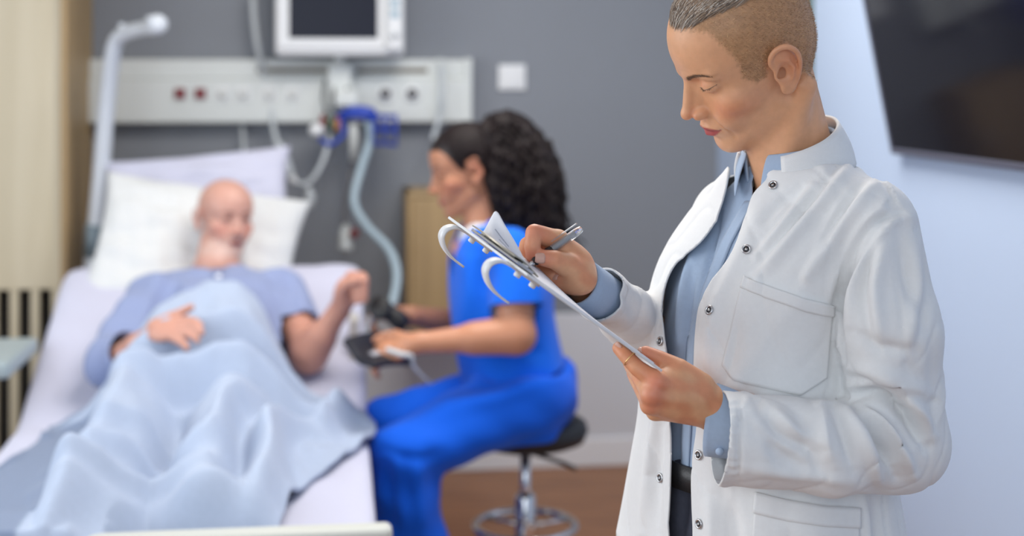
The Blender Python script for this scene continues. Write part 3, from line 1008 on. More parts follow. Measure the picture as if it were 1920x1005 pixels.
def patch_between(bvh, top, bot, off, nu=40, nv=24, cap=0.03):
    """grid between two px polylines, dropped on the surface along the view ray"""
    def res(c, n):
        c = np.asarray(c, float)
        L = np.r_[0, np.cumsum(np.linalg.norm(np.diff(c, axis=0), axis=1))]
        s = np.linspace(0, L[-1], n)
        return np.stack([np.interp(s, L, c[:, k]) for k in range(2)], 1)
    A, B = res(top, nu), res(bot, nu)
    cam_o = Vector((0, 0, HC))
    pts = np.zeros((nu, nv, 3)); last = 1.8
    for i in range(nu):
        for j in range(nv):
            t = j / (nv - 1)
            q = A[i] * (1 - t) + B[i] * t
            d = nrm(P(q[0], q[1], 1.0) - V3(0, 0, HC))
            h = bvh.ray_cast(cam_o, Vector(d))
            if h[0] is None:
                pts[i, j] = P(q[0], q[1], last)
            else:
                last = h[0][1]
                pts[i, j] = np.array(h[0])
    # smooth the depth a little, then lift off the surface
    for _ in range(2):
        pts[1:-1, 1:-1] = 0.5 * pts[1:-1, 1:-1] + 0.125 * (pts[:-2, 1:-1] + pts[2:, 1:-1] + pts[1:-1, :-2] + pts[1:-1, 2:])
    v = pts.reshape(-1, 3); f = np.array(grid_faces(nu, nv))
    n = vnormals(v, f)
    view = nrm_rows(v - V3(0, 0, HC))
    if ((n * view).sum(1)).mean() > 0:
        f = f[:, ::-1]; n = -n
    return v + n * off, f


def doctor():
    root = empty('person', (0.36, 1.88, 0))
    tag(root, 'standing doctor in white coat and blue shirt writing on a clipboard', 'person')
    fw = nrm((-0.86, -0.51)); lf = np.array([-fw[1], fw[0]])
    FW = np.r_[fw, 0]; LF = np.r_[lf, 0]
    neck0 = P(1497, 318, 1.885)
    H = Head(None, (-0.8454, -0.0994, -0.5249), (-0.4367, -0.4374, 0.7861), (0.3066, 1.83, 1.4816), scale=1.0, smile=0.18, mouth=0.0)

    # ---- skin: head, neck and throat
    def f_head(p):
        d = H.field(p)
        q = H.loc(p)
        d = sm(d, el(q, (0, -3.8, 0.2), (5.9, 5.0, 5.2)) / 100, 0.02)
        nk = rc(p, H.wld((0, -2.4, -2.5)), neck0 + FW * 0.002, 0.047, 0.053)
        nk = sm(nk, rc(p, H.wld((0, 2.2, -7.0)), neck0 + FW * 0.030 + V3(0, 0, -0.02), 0.02, 0.026), 0.03)
        # the long muscle from behind the ear to the pit of the throat
        nk = sm(nk, rc(p, H.wld((6.0, -3.0, -4.5)), neck0 + FW * 0.048 + LF * 0.012 + V3(0, 0, -0.012), 0.016, 0.010), 0.016)
        d = sm(d, nk, 0.014)
        d = sm(d, el(p, neck0 + V3(0, 0, -0.06), (0.095, 0.055, 0.055), np.stack([LF, FW, V3(0, 0, 1)], 1)), 0.02)
        return d
    v, f = surf(f_head, (0.13, 1.66, 1.19), (0.53, 2.03, 1.63), 0.0018, 1)
    base = np.array(lin(220, 165, 126)); lip = np.array(lin(176, 84, 82)); blush = np.array(lin(208, 124, 88))
    col = H.colors(v, base, lip, blush)
    q = H.loc(v)
    hairpoly = [(-14, -4.6), (-4.6, -4.6), (-3.4, -2.6), (-3.2, 1.2), (-2.6, 2.9), (-0.8, 3.1), (0.4, 1.8), (0.9, -0.3), (2.6, -0.3), (4.0, 1.4), (3.9, 4.3), (4.6, 6.6), (5.2, 8.7), (6.6, 9.2), (14, 9.5), (14, 18), (-14, 18)]
    jitter = wob(v, 0.14, 0.006, 3)
    hm = poly_sd(q[:, 1:3], hairpoly) + jitter
    hm = np.where((np.abs(q[:, 0]) > 7.3) & (q[:, 1] < 1.2) & (q[:, 1] > -4.0) & (np.abs(q[:, 2]) < 4.2), -1.0, hm)
    top = (q[:, 2] - (10.0 - np.clip(q[:, 1] - 4.5, 0, 9) * 0.25)) + jitter            # slicked longer hair above the shaved sides
    stub = np.array(lin(176, 134, 96)); topc = np.array(lin(122, 106, 92))
    xb = np.abs(q[:, 0]); tb_ = np.clip((xb - 1.4) / 4.1, 0, 1)
    zb_ = 2.70 + 1.2 * np.sin(tb_ * 2.1) - 0.35 * tb_
    bw = np.exp(-((q[:, 2] - zb_) / (0.30 - 0.16 * tb_)) ** 2) * np.clip((xb - 1.25) / 0.3, 0, 1) * np.clip((5.6 - xb) / 0.8, 0, 1) * (q[:, 1] > 4)
    col = col * (1 - 0.55 * bw[:, None]) + np.array(lin(122, 78, 52)) * 0.55 * bw[:, None]
    nz = 1 + wob(v, 0.10, 0.008, 9)
    w = np.clip(hm / 0.7 + 0.25, 0, 1)[:, None] * 0.92
    col = col * (1 - w) + (stub * nz[:, None]) * w
    w2 = np.clip(top / 0.5, 0, 1)[:, None] * (hm > 0)[:, None]
    col = col * (1 - w2) + topc * w2
    nvh = vnormals(v, f)
    head_v, head_n, head_q, head_hm, head_top = v, nvh, q, hm, top
    skin_parts = [(v, f, col)]

    def skin_color(vv, tips=None, ruddy=None):
        c = np.tile(base * 1.0, (len(vv), 1))
        m = np.clip(wob(vv, 0.35, 0.03, 5) + 0.25, 0, 0.5)[:, None]
        c = c * (1 - m) + blush * m
        if ruddy is not None:
            for ctr, r in ruddy:
                g = np.exp(-(((vv - ctr) ** 2).sum(1)) / r ** 2)[:, None] * 0.65
                c = c * (1 - g) + np.array(lin(208, 118, 96)) * g
        return c

    # ---- near (left) hand gripping the board: back of the hand towards the camera
    Yl = 1.690
    wristL = P(1352, 772, Yl + 0.03)
    mcp = {'i': P(1232, 716, Yl - 0.002), 'm': P(1221, 740, Yl - 0.004), 'r': P(1219, 759, Yl + 0.006), 'p': P(1228, 772, Yl + 0.022)}

    def f_lh(p):
        d = rc(p, wristL + V3(0.06, 0.02, -0.01), wristL, 0.027, 0.0265)
        d = sm(d, rc(p, wristL, P(1270, 728, Yl + 0.018), 0.0265, 0.024), 0.012)
        d = sm(d, el(p, P(1272, 738, Yl + 0.014), (0.043, 0.0165, 0.030), axes(V3(0.35, 0.1, 0.9), V3(0.9, 0.2, -0.35))), 0.012)
        for k, r in (('i', 0.0122), ('m', 0.0122), ('r', 0.0112), ('p', 0.0098)):
            d = sm(d, rc(p, wristL + (mcp[k] - wristL) * 0.35, mcp[k], 0.015, r), 0.009)
        # index along the underside of the board
        d = sm(d, chain(p, [mcp['i'], P(1195, 690, Yl + 0.006), P(1172, 666, Yl + 0.016), P(1160, 653, Yl + 0.024)], [0.0115, 0.0100, 0.0088, 0.0078]), 0.006)
        # the other three reach away under the board
        fm = chain(p, [mcp['m'], P(1199, 706, Yl + 0.030), P(1186, 690, Yl + 0.058), P(1180, 682, Yl + 0.078)], [0.0118, 0.0104, 0.0092, 0.0080])
        fr = chain(p, [mcp['r'], P(1203, 728, Yl + 0.046), P(1192, 710, Yl + 0.074), P(1186, 700, Yl + 0.094)], [0.0108, 0.0098, 0.0088, 0.0077])
        fp = chain(p, [mcp['p'], P(1213, 750, Yl + 0.058), P(1204, 732, Yl + 0.080), P(1198, 722, Yl + 0.096)], [0.0095, 0.0085, 0.0077, 0.0070])
        d = sm(d, np.minimum(np.minimum(fm, fr), fp), 0.006)
        # thumb on the paper side
        th = chain(p, [P(1312, 726, Yl + 0.022), P(1274, 693, Yl + 0.020), P(1238, 673, Yl + 0.028), P(1211, 661, Yl + 0.034)], [0.0185, 0.0132, 0.0098, 0.0082])
        d = sm(d, th, 0.006)
        # knuckle bones and tendons
        for k in 'imr':
            d = sm(d, el(p, mcp[k] + V3(0.003, -0.007, 0.002), (0.0075, 0.006, 0.0075)), 0.007)
            d = sm(d, rc(p, mcp[k] + V3(0.006, -0.006, -0.001), P(1318, 752, Yl + 0.006), 0.0045, 0.003), 0.008)
        return d
    v, f = surf(f_lh, P(1140, 620, 1.66) - V3(0.02, 0.03, 0.2), P(1400, 620, 1.80) + V3(0.10, 0.10, 0.06), 0.0016, 1)
    skin_parts.append((v, f, skin_color(v, ruddy=[(mcp['i'] + V3(0, -0.01, 0), 0.014), (mcp['m'] + V3(0, -0.01, 0), 0.013), (mcp['r'] + V3(0, -0.01, 0), 0.012), (P(1211, 661, Yl + .02), 0.02)])))

    # ---- far (right) hand holding the pen
    Yr = 1.735
    wristR = P(1108, 538, Yr + 0.07)

    def f_rh(p):
        d = rc(p, P(1190, 600, Yr + 0.16), wristR, 0.029, 0.0245)
        d = sm(d, rc(p, wristR, P(1068, 505, Yr + 0.028), 0.0245, 0.024), 0.012)
        d = sm(d, el(p, P(1062, 500, Yr + 0.030), (0.036, 0.022, 0.030), axes(V3(0.55, 0.2, 0.8), V3(0.8, 0.1, -0.55))), 0.012)
        # knuckle ridge to the index
        iM = P(1046, 452, Yr + 0.018)
        d = sm(d, rc(p, P(1074, 497, Yr + 0.03), iM, 0.021, 0.0135), 0.012)
        d = sm(d, chain(p, [iM, P(1002, 437, Yr - 0.004), P(998, 462, Yr - 0.010), P(1000, 484, Yr - 0.004)], [0.0135, 0.0112, 0.0100, 0.0086]), 0.005)
        # middle finger behind, under the pen
        mM = P(1040, 462, Yr + 0.036)
        d = sm(d, rc(p, P(1072, 500, Yr + 0.045), mM, 0.018, 0.0125), 0.01)
        mf = chain(p, [mM, P(990, 460, Yr + 0.022), P(984, 486, Yr + 0.010), P(996, 503, Yr + 0.004)], [0.0125, 0.0110, 0.0100, 0.0088])
        # ring and little finger curled on the paper
        rf = chain(p, [P(1046, 480, Yr + 0.052), P(1008, 482, Yr + 0.045), P(1012, 508, Yr + 0.026), P(1034, 518, Yr + 0.012)], [0.0115, 0.0104, 0.0096, 0.0084])
        pf = chain(p, [P(1056, 496, Yr + 0.062), P(1024, 500, Yr + 0.058), P(1026, 520, Yr + 0.036), P(1047, 529, Yr + 0.018)], [0.0105, 0.0094, 0.0088, 0.0076])
        d = sm(d, np.minimum(np.minimum(mf, rf), pf), 0.0045)
        # thumb pressing the pen
        th = chain(p, [P(1088, 522, Yr + 0.022), P(1066, 498, Yr + 0.004), P(1040, 487, Yr - 0.012), P(1020, 484, Yr - 0.014)], [0.021, 0.0155, 0.0118, 0.0102])
        d = sm(d, th, 0.006)
        return d
    v, f = surf(f_rh, P(960, 600, Yr) - V3(0.0, 0.05, 0.02), P(1200, 400, Yr + 0.2) + V3(0.01, 0, 0.02), 0.0016, 1)
    skin_parts.append((v, f, skin_color(v, ruddy=[(P(1020, 484, Yr - .02), 0.016), (P(1000, 437, Yr - .01), 0.014), (P(1040, 520, Yr + .015), 0.014), (P(998, 484, Yr - .01), .014)])))

    # ---- arms under the sleeves
    shL = V3(0.374, 1.885, 1.275) + LF * 0.152
    elL = P(1692, 832, 1.745)
    shR = V3(0.374, 1.885, 1.258) - LF * 0.125
    elR = P(1290, 690, 2.02)
    def f_arm(p):
        d = sm(rc(p, shL - V3(0, 0, 0.015), elL, 0.034, 0.036), rc(p, elL, wristL + V3(0.05, 0.015, -0.01), 0.036, 0.027), 0.02)
        e = sm(rc(p, shR - V3(0, 0, 0.015), elR, 0.034, 0.036), rc(p, elR, P(1190, 600, Yr + 0.16), 0.036, 0.029), 0.02)
        t = rc(p, shL - LF * 0.04 - V3(0, 0, 0.02), shR + LF * 0.04 - V3(0, 0, 0.02), 0.035, 0.035)
        return np.minimum(sm(t, d, 0.03), sm(t, e, 0.03))
    v, f = surf(f_arm, (0.08, 1.60, 0.9), (0.62, 2.2, 1.36), 0.007, 1)
    skin_parts.append((v, f, np.tile(base, (len(v), 1))))
    V, Fc, C = merge(skin_parts)
    body = mesh_obj('body', V, Fc, M_skin, root, col=C)

    # ---- nails
    for tip, pv, nn, w, ln in ((P(1013, 484, Yr - 0.0245), P(1042, 486, Yr - 0.0235), V3(0.05, -1, 0.15), 0.0125, 0.012),
                               (P(1206, 655.0, Yl + 0.0315), P(1236, 669, Yl + 0.024), V3(0.1, -0.45, 0.85), 0.0095, 0.011),
                               (P(1040, 517.5, Yr + 0.004), P(1014, 510, Yr + 0.02), V3(0.2, -1, 0.3), 0.009, 0.009),
                               (P(1158, 650, Yl + 0.0175), P(1174, 667, Yl + 0.010), V3(-0.4, -0.8, -0.3), 0.009, 0.010)):
        a, b = nail(tip, pv, nn, w, ln)
        mesh_obj('nail', a, b, M_nail, root, solid=0.0006)

    # ---- cropped hair on the sides
    rs = np.random.RandomState(2)
    cand = np.where((head_hm > 0.12) & (head_top < 0.35))[0]
    pick = rs.choice(cand, 22000)
    rt = head_v[pick] + rs.normal(size=(len(pick), 3)) * 0.0007
    flow = H.wld([(0, -1, -0.75)])[0] - H.t
    dr = head_n[pick] * 0.55 + nrm(flow) * 0.75 + rs.normal(size=(len(pick), 3)) * 0.35
    shade = rs.uniform(0.55, 1.45, len(pick))[:, None]
    light = rs.uniform(0, 1, len(pick))[:, None] < 0.35
    cc = np.where(light, np.array(lin(208, 170, 124)), np.array(lin(150, 108, 72))) * shade
    ch_ = spline_strands('cropped_hair', rt, dr, rs.uniform(0.0014, 0.0030, len(pick)), 0.00042, M_stub, root, 3, cols=cc)

    # ---- longer hair combed back over the top
    parts = []
    bv = BVHTree.FromPolygons([Vector(a) for a in skin_parts[0][0]], [tuple(int(i) for i in a) for a in skin_parts[0][1]])
    tp_ = np.where((head_top > 0.12) & (head_hm > 0.05))[0]
    back = nrm(H.wld([(0, -1, 0.05)])[0] - H.t)
    for i in range(5200):
        j = tp_[rs.randint(len(tp_))]
        if rs.uniform() < 0.35:      # favour the front hairline
            j = max((tp_[rs.randint(len(tp_))] for _ in range(6)), key=lambda z: head_q[z, 1])
        p_ = head_v[j].copy(); n_ = head_n[j]
        pts = []; ns = []
        sway = rs.normal() * 0.10
        for k in range(9):
            lift = 0.0004 + 0.0040 * min(1, k / 3.0) * rs.uniform(0.6, 1.0)
            pts.append(p_ + n_ * lift); ns.append(n_)
            dd_ = back + H.R[:, 0] * sway
            dd_ = nrm(dd_ - n_ * (dd_ @ n_))
            hit = bv.find_nearest(Vector(p_ + dd_ * 0.0058))
            p_ = np.array(hit[0]); n_ = np.array(hit[1])
        s = ribbon(pts, rs.uniform(0.0004, 0.0009), np.array(ns))
        g = rs.uniform(0, 1)
        cb = np.array(lin(190, 180, 168)) if g < 0.25 else (np.array(lin(146, 122, 100)) if g < 0.7 else np.array(lin(88, 72, 60)))
        parts.append((s[0], s[1], np.tile(cb * rs.uniform(0.8, 1.2), (len(s[0]), 1))))
    a, b, c = merge(parts)
    ch_['kind'] = 'stuff'
    mesh_obj('combed_hair', a, b, M_hairtop, root, col=c)['kind'] = 'stuff'

    # ---- brows and lashes
    for sgn in (1, -1):
        rows = []; dirs = []; ln = []
        for i in range(300):
            t = rs.uniform(0, 1)
            x = (1.4 + 4.1 * t)
            z = 2.70 + 1.2 * math.sin(t * 2.1) - 0.35 * t + rs.normal() * 0.17 * (1.15 - t)
            y = 9.6 - 0.02 * x - 0.115 * x * x
            o = H.wld([(sgn * x, y + 3, z)])[0]; d = H.wld([(sgn * x * 0.9, y, z)])[0] - o
            hit = bv.ray_cast(Vector(o), Vector(nrm(d)))
            if hit[0] is None:
                continue
            rows.append(np.array(hit[0])); ln.append(rs.uniform(0.004, 0.007) * (1.1 - 0.5 * t))
            dirs.append(H.wld([(sgn * (0.9 + 0.3 * t), -0.3, 0.55 - 0.9 * t)])[0] - H.t + np.array(hit[1]) * 0.002)
        spline_strands('eyebrow', np.array(rows), np.array(dirs), np.array(ln), 0.0006, M_brow, root, 5)['kind'] = 'stuff'
        rows = []; dirs = []; ln = []
        for i in range(40):
            t = rs.uniform(0.12, 1)
            x = 1.85 + 3.0 * t
            z = 1.0 - 0.12 * math.sin(t * math.pi) + 0.75 * t
            o = H.wld([(sgn * x, 14, z)])[0]; d = H.wld([(sgn * x * 0.95, 4, z)])[0] - o
            hit = bv.ray_cast(Vector(o), Vector(nrm(d)))
            if hit[0] is None:
                continue
            for _ in range(2):
                rows.append(np.array(hit[0]) + np.array(hit[1]) * 0.0004); ln.append(rs.uniform(0.0018, 0.0035))
                dirs.append(H.wld([(sgn * (0.15 + 0.8 * t), 1.0 - 0.3 * t, -0.75 + 0.25 * rs.normal())])[0] - H.t)
        spline_strands('eyelash', np.array(rows), np.array(dirs), np.array(ln), 0.00045, M_brow, root, 6)['kind'] = 'stuff'
        # dark lash line along the lid edge
        ll = []
        for t in np.linspace(0, 1, 14):
            x = 1.85 + 3.0 * t; z = 1.01 - 0.12 * math.sin(t * math.pi) + 0.75 * t
            o = H.wld([(sgn * x, 14, z)])[0]; d = H.wld([(sgn * x * 0.95, 4, z)])[0] - o
            hit = bv.ray_cast(Vector(o), Vector(nrm(d)))
            if hit[0] is not None:
                ll.append(np.array(hit[0]))
        a, b = tube(ll, 0.00045, 6, 2)
        mesh_obj('lash_line', a, b, M_brow, root)

    # ---- shirt: body of the torso, collar, cuffs
    zs = [0.70, 0.85, 0.99, 1.13, 1.203, 1.262, 1.305, 1.335]
    def ctr(px, y=1.885): return P(px, 500, y)[0]
    rowsC = [(ctr(1424), 1.885, 0.222, 0.166), (ctr(1422), 1.885, 0.210, 0.155), (ctr(1424), 1.885, 0.172, 0.147), (ctr(1430), 1.885, 0.166, 0.141),
             (ctr(1449), 1.885, 0.170, 0.127), (ctr(1475), 1.885, 0.160, 0.105), (ctr(1489), 1.885, 0.125, 0.086), (ctr(1492), 1.885, 0.085, 0.075)]
    zt, rt_ = smooth_table(zs, rowsC)
    rowsS = rt_.copy(); rowsS[:, 2] -= 0.022; rowsS[:, 3] -= 0.020
    def f_shirt(p):
        d = vloft(p, zt, rowsS, fw, 2.2)
        return np.maximum(d, 0.935 - p[:, 2])
    v, f = surf(f_shirt, (0.05, 1.65, 0.80), (0.68, 2.15, 1.36), 0.005, 2)
    # neck hole: a V open at the front
    nb = neck0 + V3(0, 0, -0.01)
    rel = v - nb
    a_f = rel @ FW; a_l = rel @ LF
    hole = np.maximum(0.063 - np.sqrt((a_l / 1.0) ** 2 + (a_f / 0.95) ** 2), (a_f > 0) * (0.030 - np.abs(a_l) * 1.6 + np.minimum(rel[:, 2] + 0.005, 0) * 0.9))
    hole = np.where(rel[:, 2] < -0.05, -1, hole)
    v = v + vnormals(v, f) * wob(v * V3(1, 1, 0.35), 0.0022, 0.07, 11)[:, None]
    v, f = clip(v, f, -hole)
    v = fold(v, f, [([(1325, 420), (1290, 520), (1270, 640)], 0.009, 9), ([(1300, 500), (1283, 620), (1280, 700)], -0.012, 6),
                    ([(1350, 400), (1310, 560)], -0.009, 5), ([(1275, 780), (1268, 880)], -0.011, 6), ([(1288, 770), (1282, 860)], 0.005, 8)])
    mesh_obj('shirt', v, f, M_shirt, root, solid=0.0015)
    # button placket of the shirt
    bvS = BVHTree.FromPolygons([Vector(a) for a in v], [tuple(int(i) for i in a) for a in f])
    v1, f1 = patch_between(bvS, [(1398, 378), (1352, 455), (1318, 545), (1290, 640), (1284, 760), (1278, 890)], [(1416, 378), (1374, 455), (1338, 545), (1306, 640), (1300, 760), (1292, 890)], 0.0022, 60, 5)
    mesh_obj('shirt_placket', v1, f1, M_shirt, root, solid=0.002)

    def collar(name, mat_, base_c, rb, rt, hgt, lean, a0, a1, thick, tilt=0.0, points=0.0, n=60, flare=0.0, parent=root):
        """standing band round the neck from angle a0 to a1 (0 = front, positive to the wearer's left)"""
        m = 9
        vv = []
        for i in range(n):
            a = math.radians(a0 + (a1 - a0) * i / (n - 1))
            d = FW * math.cos(a) + LF * math.sin(a)
            bk = 0.5 - 0.5 * math.cos(a)            # 0 front .. 1 back
            for j in range(m):
                t = j / (m - 1)
                r_ = rb * (1 - t) + rt * t + flare * math.sin(t * math.pi)
                hh = hgt * (0.72 + 0.28 * bk)
                vv.append(base_c + d * r_ * (1.0 - 0.06 * bk) + FW * lean * t * (0.3 + 0.7 * bk) + V3(0, 0, hh * t + tilt * bk))
        vv = np.array(vv); ff = np.array(grid_faces(n, m))
        return mesh_obj(name, vv, ff, mat_, parent, solid=thick, offset=0)
    # shirt collar stand and the two collar leaves
    nbase = neck0 + V3(0, 0, -0.005)
    collar('shirt_collar', M_shirt, nbase + V3(0, 0, -0.012) + FW * 0.006, 0.064, 0.064, 0.048, 0.014, 22, 338, 0.003, tilt=0.026)
    for sgn in (1, -1):
        pts_t, pts_b = [], []
        for i in range(14):
            a = math.radians(16 + i * 5.0) * sgn
            d = FW * math.cos(a) + LF * math.sin(a)
            bk = 0.5 - 0.5 * math.cos(a)
            k = max(0.0, 1 - i / 7.0)
            top_ = nbase + FW * 0.006 + d * 0.0675 + V3(0, 0, 0.028 + 0.030 * bk)
            pts_t.append(top_)
            pts_b.append(top_ + d * (0.004 + 0.014 * k) + V3(0, 0, -0.028 - 0.034 * k) - FW * 0.000)
        a, b = strip(pts_t, pts_b)
        bm_v = [pts_t, [(x * 0.5 + y * 0.5) + nrm(np.r_[(x - nbase)[:2], 0]) * 0.004 for x, y in zip(pts_t, pts_b)], pts_b]
        vv = np.concatenate([np.array(r) for r in bm_v]); n_ = 14
        ff = [(r * n_ + i, r * n_ + i + 1, (r + 1) * n_ + i + 1, (r + 1) * n_ + i) for r in range(2) for i in range(n_ - 1)]
        mesh_obj('collar_leaf', vv, ff, M_shirt, root, solid=0.003, subsurf=2, offset=0)

    def cuff(name, c, ax, r1, r2, length, mat_, thick, flat=0.85, up=V3(0, 0, 1), rag=0.0):
        A = axes(ax, up)
        n, m = 48, 7
        vv = []
        for i in range(m):
            t = i / (m - 1)
            for j in range(n):
                a = 2 * math.pi * j / n
                r_ = (r1 * (1 - t) + r2 * t) * (1 + rag * math.sin(3 * a + 1) * 0.05)
                vv.append(np.asarray(c) + A[:, 2] * length * t + A[:, 0] * r_ * math.cos(a) + A[:, 1] * r_ * flat * math.sin(a))
        ff = [(i * n + j, i * n + (j + 1) % n, (i + 1) * n + (j + 1) % n, (i + 1) * n + j) for i in range(m - 1) for j in range(n)]
        return mesh_obj(name, vv, ff, mat_, root, solid=thick, offset=0)
    cuffL = cuff('shirt_cuff', P(1334, 787, 1.722), P(1420, 808, 1.700) - P(1334, 787, 1.722), 0.0435, 0.0385, 0.036, M_shirt, 0.003, 0.72)
    a, b = lathe([(0.0, 0), (0.0045, 0), (0.005, 0.001), (0.0045, 0.002), (0.0, 0.002)], P(1349, 846, 1.690), axes(V3(0, -1, -0.2)), 16)
    mesh_obj('cuff_button', a, b, mat('pale_blue_button', (0.45, 0.58, 0.78), 0.3), root)
    cuff('shirt_cuff', P(1084, 527, 1.775), P(1190, 600, 1.895) - P(1084, 527, 1.775), 0.0300, 0.0300, 0.11, M_shirt, 0.003, 0.9)

    # ---- trousers, belt, shoes
    def f_tr(p):
        hip = P(1425, 1000, 1.885); hip[2] = 0.86
        d = el(p, (hip[0], hip[1], 0.86), (0.155, 0.12, 0.13), np.stack([LF, FW, V3(0, 0, 1)], 1))
        for s in (1, -1):
            a = V3(hip[0], hip[1], 0.80) + LF * 0.085 * s
            k = V3(hip[0], hip[1], 0.46) + LF * 0.09 * s + FW * 0.02
            e = V3(hip[0], hip[1], 0.06) + LF * 0.10 * s
            d = sm(d, chain(p, [a, k, e], [0.092, 0.072, 0.07]), 0.03)
        d = sm(d, np.maximum(vloft(p, zt, rowsS - np.array([0, 0, 0.004, 0.004]), fw, 2.2), 0.80 - p[:, 2]), 0.02)
        return np.maximum(np.maximum(d, p[:, 2] - 0.962), 0.05 - p[:, 2])
    v, f = surf(f_tr, (0.05, 1.6, 0.03), (0.65, 2.15, 0.99), 0.009, 2)
    v = fold(v, f, [([(1285, 900), (1278, 1000)], -0.008, 9)])
    mesh_obj('trousers', v, f, M_trouser, root)
    ring = []
    for i in range(61):
        a = 2 * math.pi * i / 60
        rb_ = interp_rows(np.array([0.945]), zt, rowsS)[0]
        ring.append(V3(rb_[0], rb_[1], 0.945) + LF * (rb_[2] + 0.004) * np.sign(math.cos(a)) * abs(math.cos(a)) ** 0.92 + FW * (rb_[3] + 0.004) * np.sign(math.sin(a)) * abs(math.sin(a)) ** 0.92)
    ring = np.array(ring)
    a, b = strip(ring - V3(0, 0, 0.016), ring + V3(0, 0, 0.016))
    mesh_obj('belt', a, b, M_belt, root, solid=0.004)
    for s in (1, -1):
        c = V3(P(1425, 1000, 1.885)[0], 1.885, 0.0) + LF * 0.10 * s
        def f_sh(p, c=c):
            d = sm(el(p, c + FW * 0.09 + V3(0, 0, 0.035), (0.05, 0.10, 0.038), np.stack([LF, FW, V3(0, 0, 1)], 1)), el(p, c - FW * 0.03 + V3(0, 0, 0.045), (0.042, 0.06, 0.05), np.stack([LF, FW, V3(0, 0, 1)], 1)), 0.03)
            return np.maximum(d, 0.001 - p[:, 2])
        v, f = surf(f_sh, c - V3(0.25, 0.25, 0.02), c + V3(0.25, 0.25, 0.14), 0.007, 1)
        mesh_obj('shoe', v, f, M_whiteplastic, root)

    # ---- the coat
    cufL = P(1351, 818, 1.690); cufR = P(1127, 550, 1.812)
    def f_arms(p):
        fo = chain(p, [elL + V3(-0.004, 0, -0.002), P(1560, 838, 1.695), cufL - V3(0.03, 0, 0)], [0.056, 0.054, 0.055], 0.01)
        ar = chain(p, [elR, cufR, cufR + nrm(cufR - elR) * 0.05], [0.055, 0.0315, 0.031], 0.02)
        return fo, ar

    def f_coat(p):
        d = vloft(p, zt, rt_, fw, 2.25)
        d = sm(d, rc(p, shL - LF * 0.05 + V3(0, 0, 0.008), shL - LF * 0.005, 0.05, 0.048), 0.03)
        d = sm(d, rc(p, shR + LF * 0.05 + V3(0, 0, 0.008), shR + LF * 0.005, 0.05, 0.048), 0.03)
        up_ = chain(p, [shL - V3(0, 0, 0.006), P(1664, 620, 1.722), elL + V3(-0.006, 0, 0.01)], [0.050, 0.060, 0.058], 0.02)
        fo = chain(p, [elL + V3(-0.004, 0, -0.002), P(1560, 838, 1.695), cufL - V3(0.03, 0, 0)], [0.056, 0.054, 0.055], 0.01)
        arm = sm(up_, fo, 0.022)
        d = sm(d, arm, 0.005)
        ar = chain(p, [shR, elR, cufR, cufR + nrm(cufR - elR) * 0.05], [0.054, 0.055, 0.0315, 0.031], 0.02)
        d = sm(d, ar, 0.015)
        return d
    v, f = surf(f_coat, (0.02, 1.56, 0.66), (0.68, 2.2, 1.40), 0.0038, 2)
    # cuffs cut square, hem, neck hole
    g = np.ones(len(v))
    axL = nrm(cufL - P(1560, 838, 1.695))
    tor = vloft(v, zt, rt_, fw, 2.25); aL, aR = f_arms(v)
    nearL = (np.linalg.norm(v - cufL, axis=1) < 0.13) & (aL < tor)
    g = np.where(nearL, np.minimum(g, -((v - cufL) @ axL) * 20), g)
    axR = nrm(cufR - elR)
    nearR = (np.linalg.norm(v - cufR, axis=1) < 0.10) & (aR < tor)
    g = np.where(nearR, np.minimum(g, -((v - cufR) @ axR) * 20), g)
    g = np.minimum(g, (v[:, 2] - 0.72) * 20)
    nb = neck0 + V3(0, 0, -0.01) + FW * 0.006
    rel = v - nb
    hole = np.sqrt(((rel @ LF) / 1.0) ** 2 + ((rel @ FW) / 0.95) ** 2) - 0.066
    g = np.where(rel[:, 2] > -0.05, np.minimum(g, hole * 20), g)
    # open front
    openL = [(1415, 300), (1440, 331), (1415, 365), (1401, 400), (1376, 467), (1334, 530), (1313, 568), (1305, 618), (1301, 681), (1302, 740), (1305, 796), (1296, 872), (1297, 944), (1300, 1005), (1302, 1100), (1304, 1200)]
    openR = [(1254, 1200), (1254, 1100), (1255, 1005), (1256, 867), (1256, 791), (1250, 681), (1244, 618), (1240, 576), (1245, 534), (1267, 492), (1309, 455), (1338, 412), (1362, 345), (1372, 300)]
    n = vnormals(v, f)
    view = nrm_rows(v - V3(0, 0, HC))
    fr = ((rel @ FW) > 0.0) & ((n * view).sum(1) < 0.25) & (np.linalg.norm(v - cufL, axis=1) > 0.0)
    far_ok = ~(((v - elL) @ V3(0, 1, 0)) < 0.02)
    og = -poly_sd(pix(v), np.concatenate([smoothcurve(openL, 4), smoothcurve(openR, 4)])) / 60
    onarm = np.minimum(aL, aR) < tor
    g = np.where(fr & ~onarm, np.minimum(g, og), g)
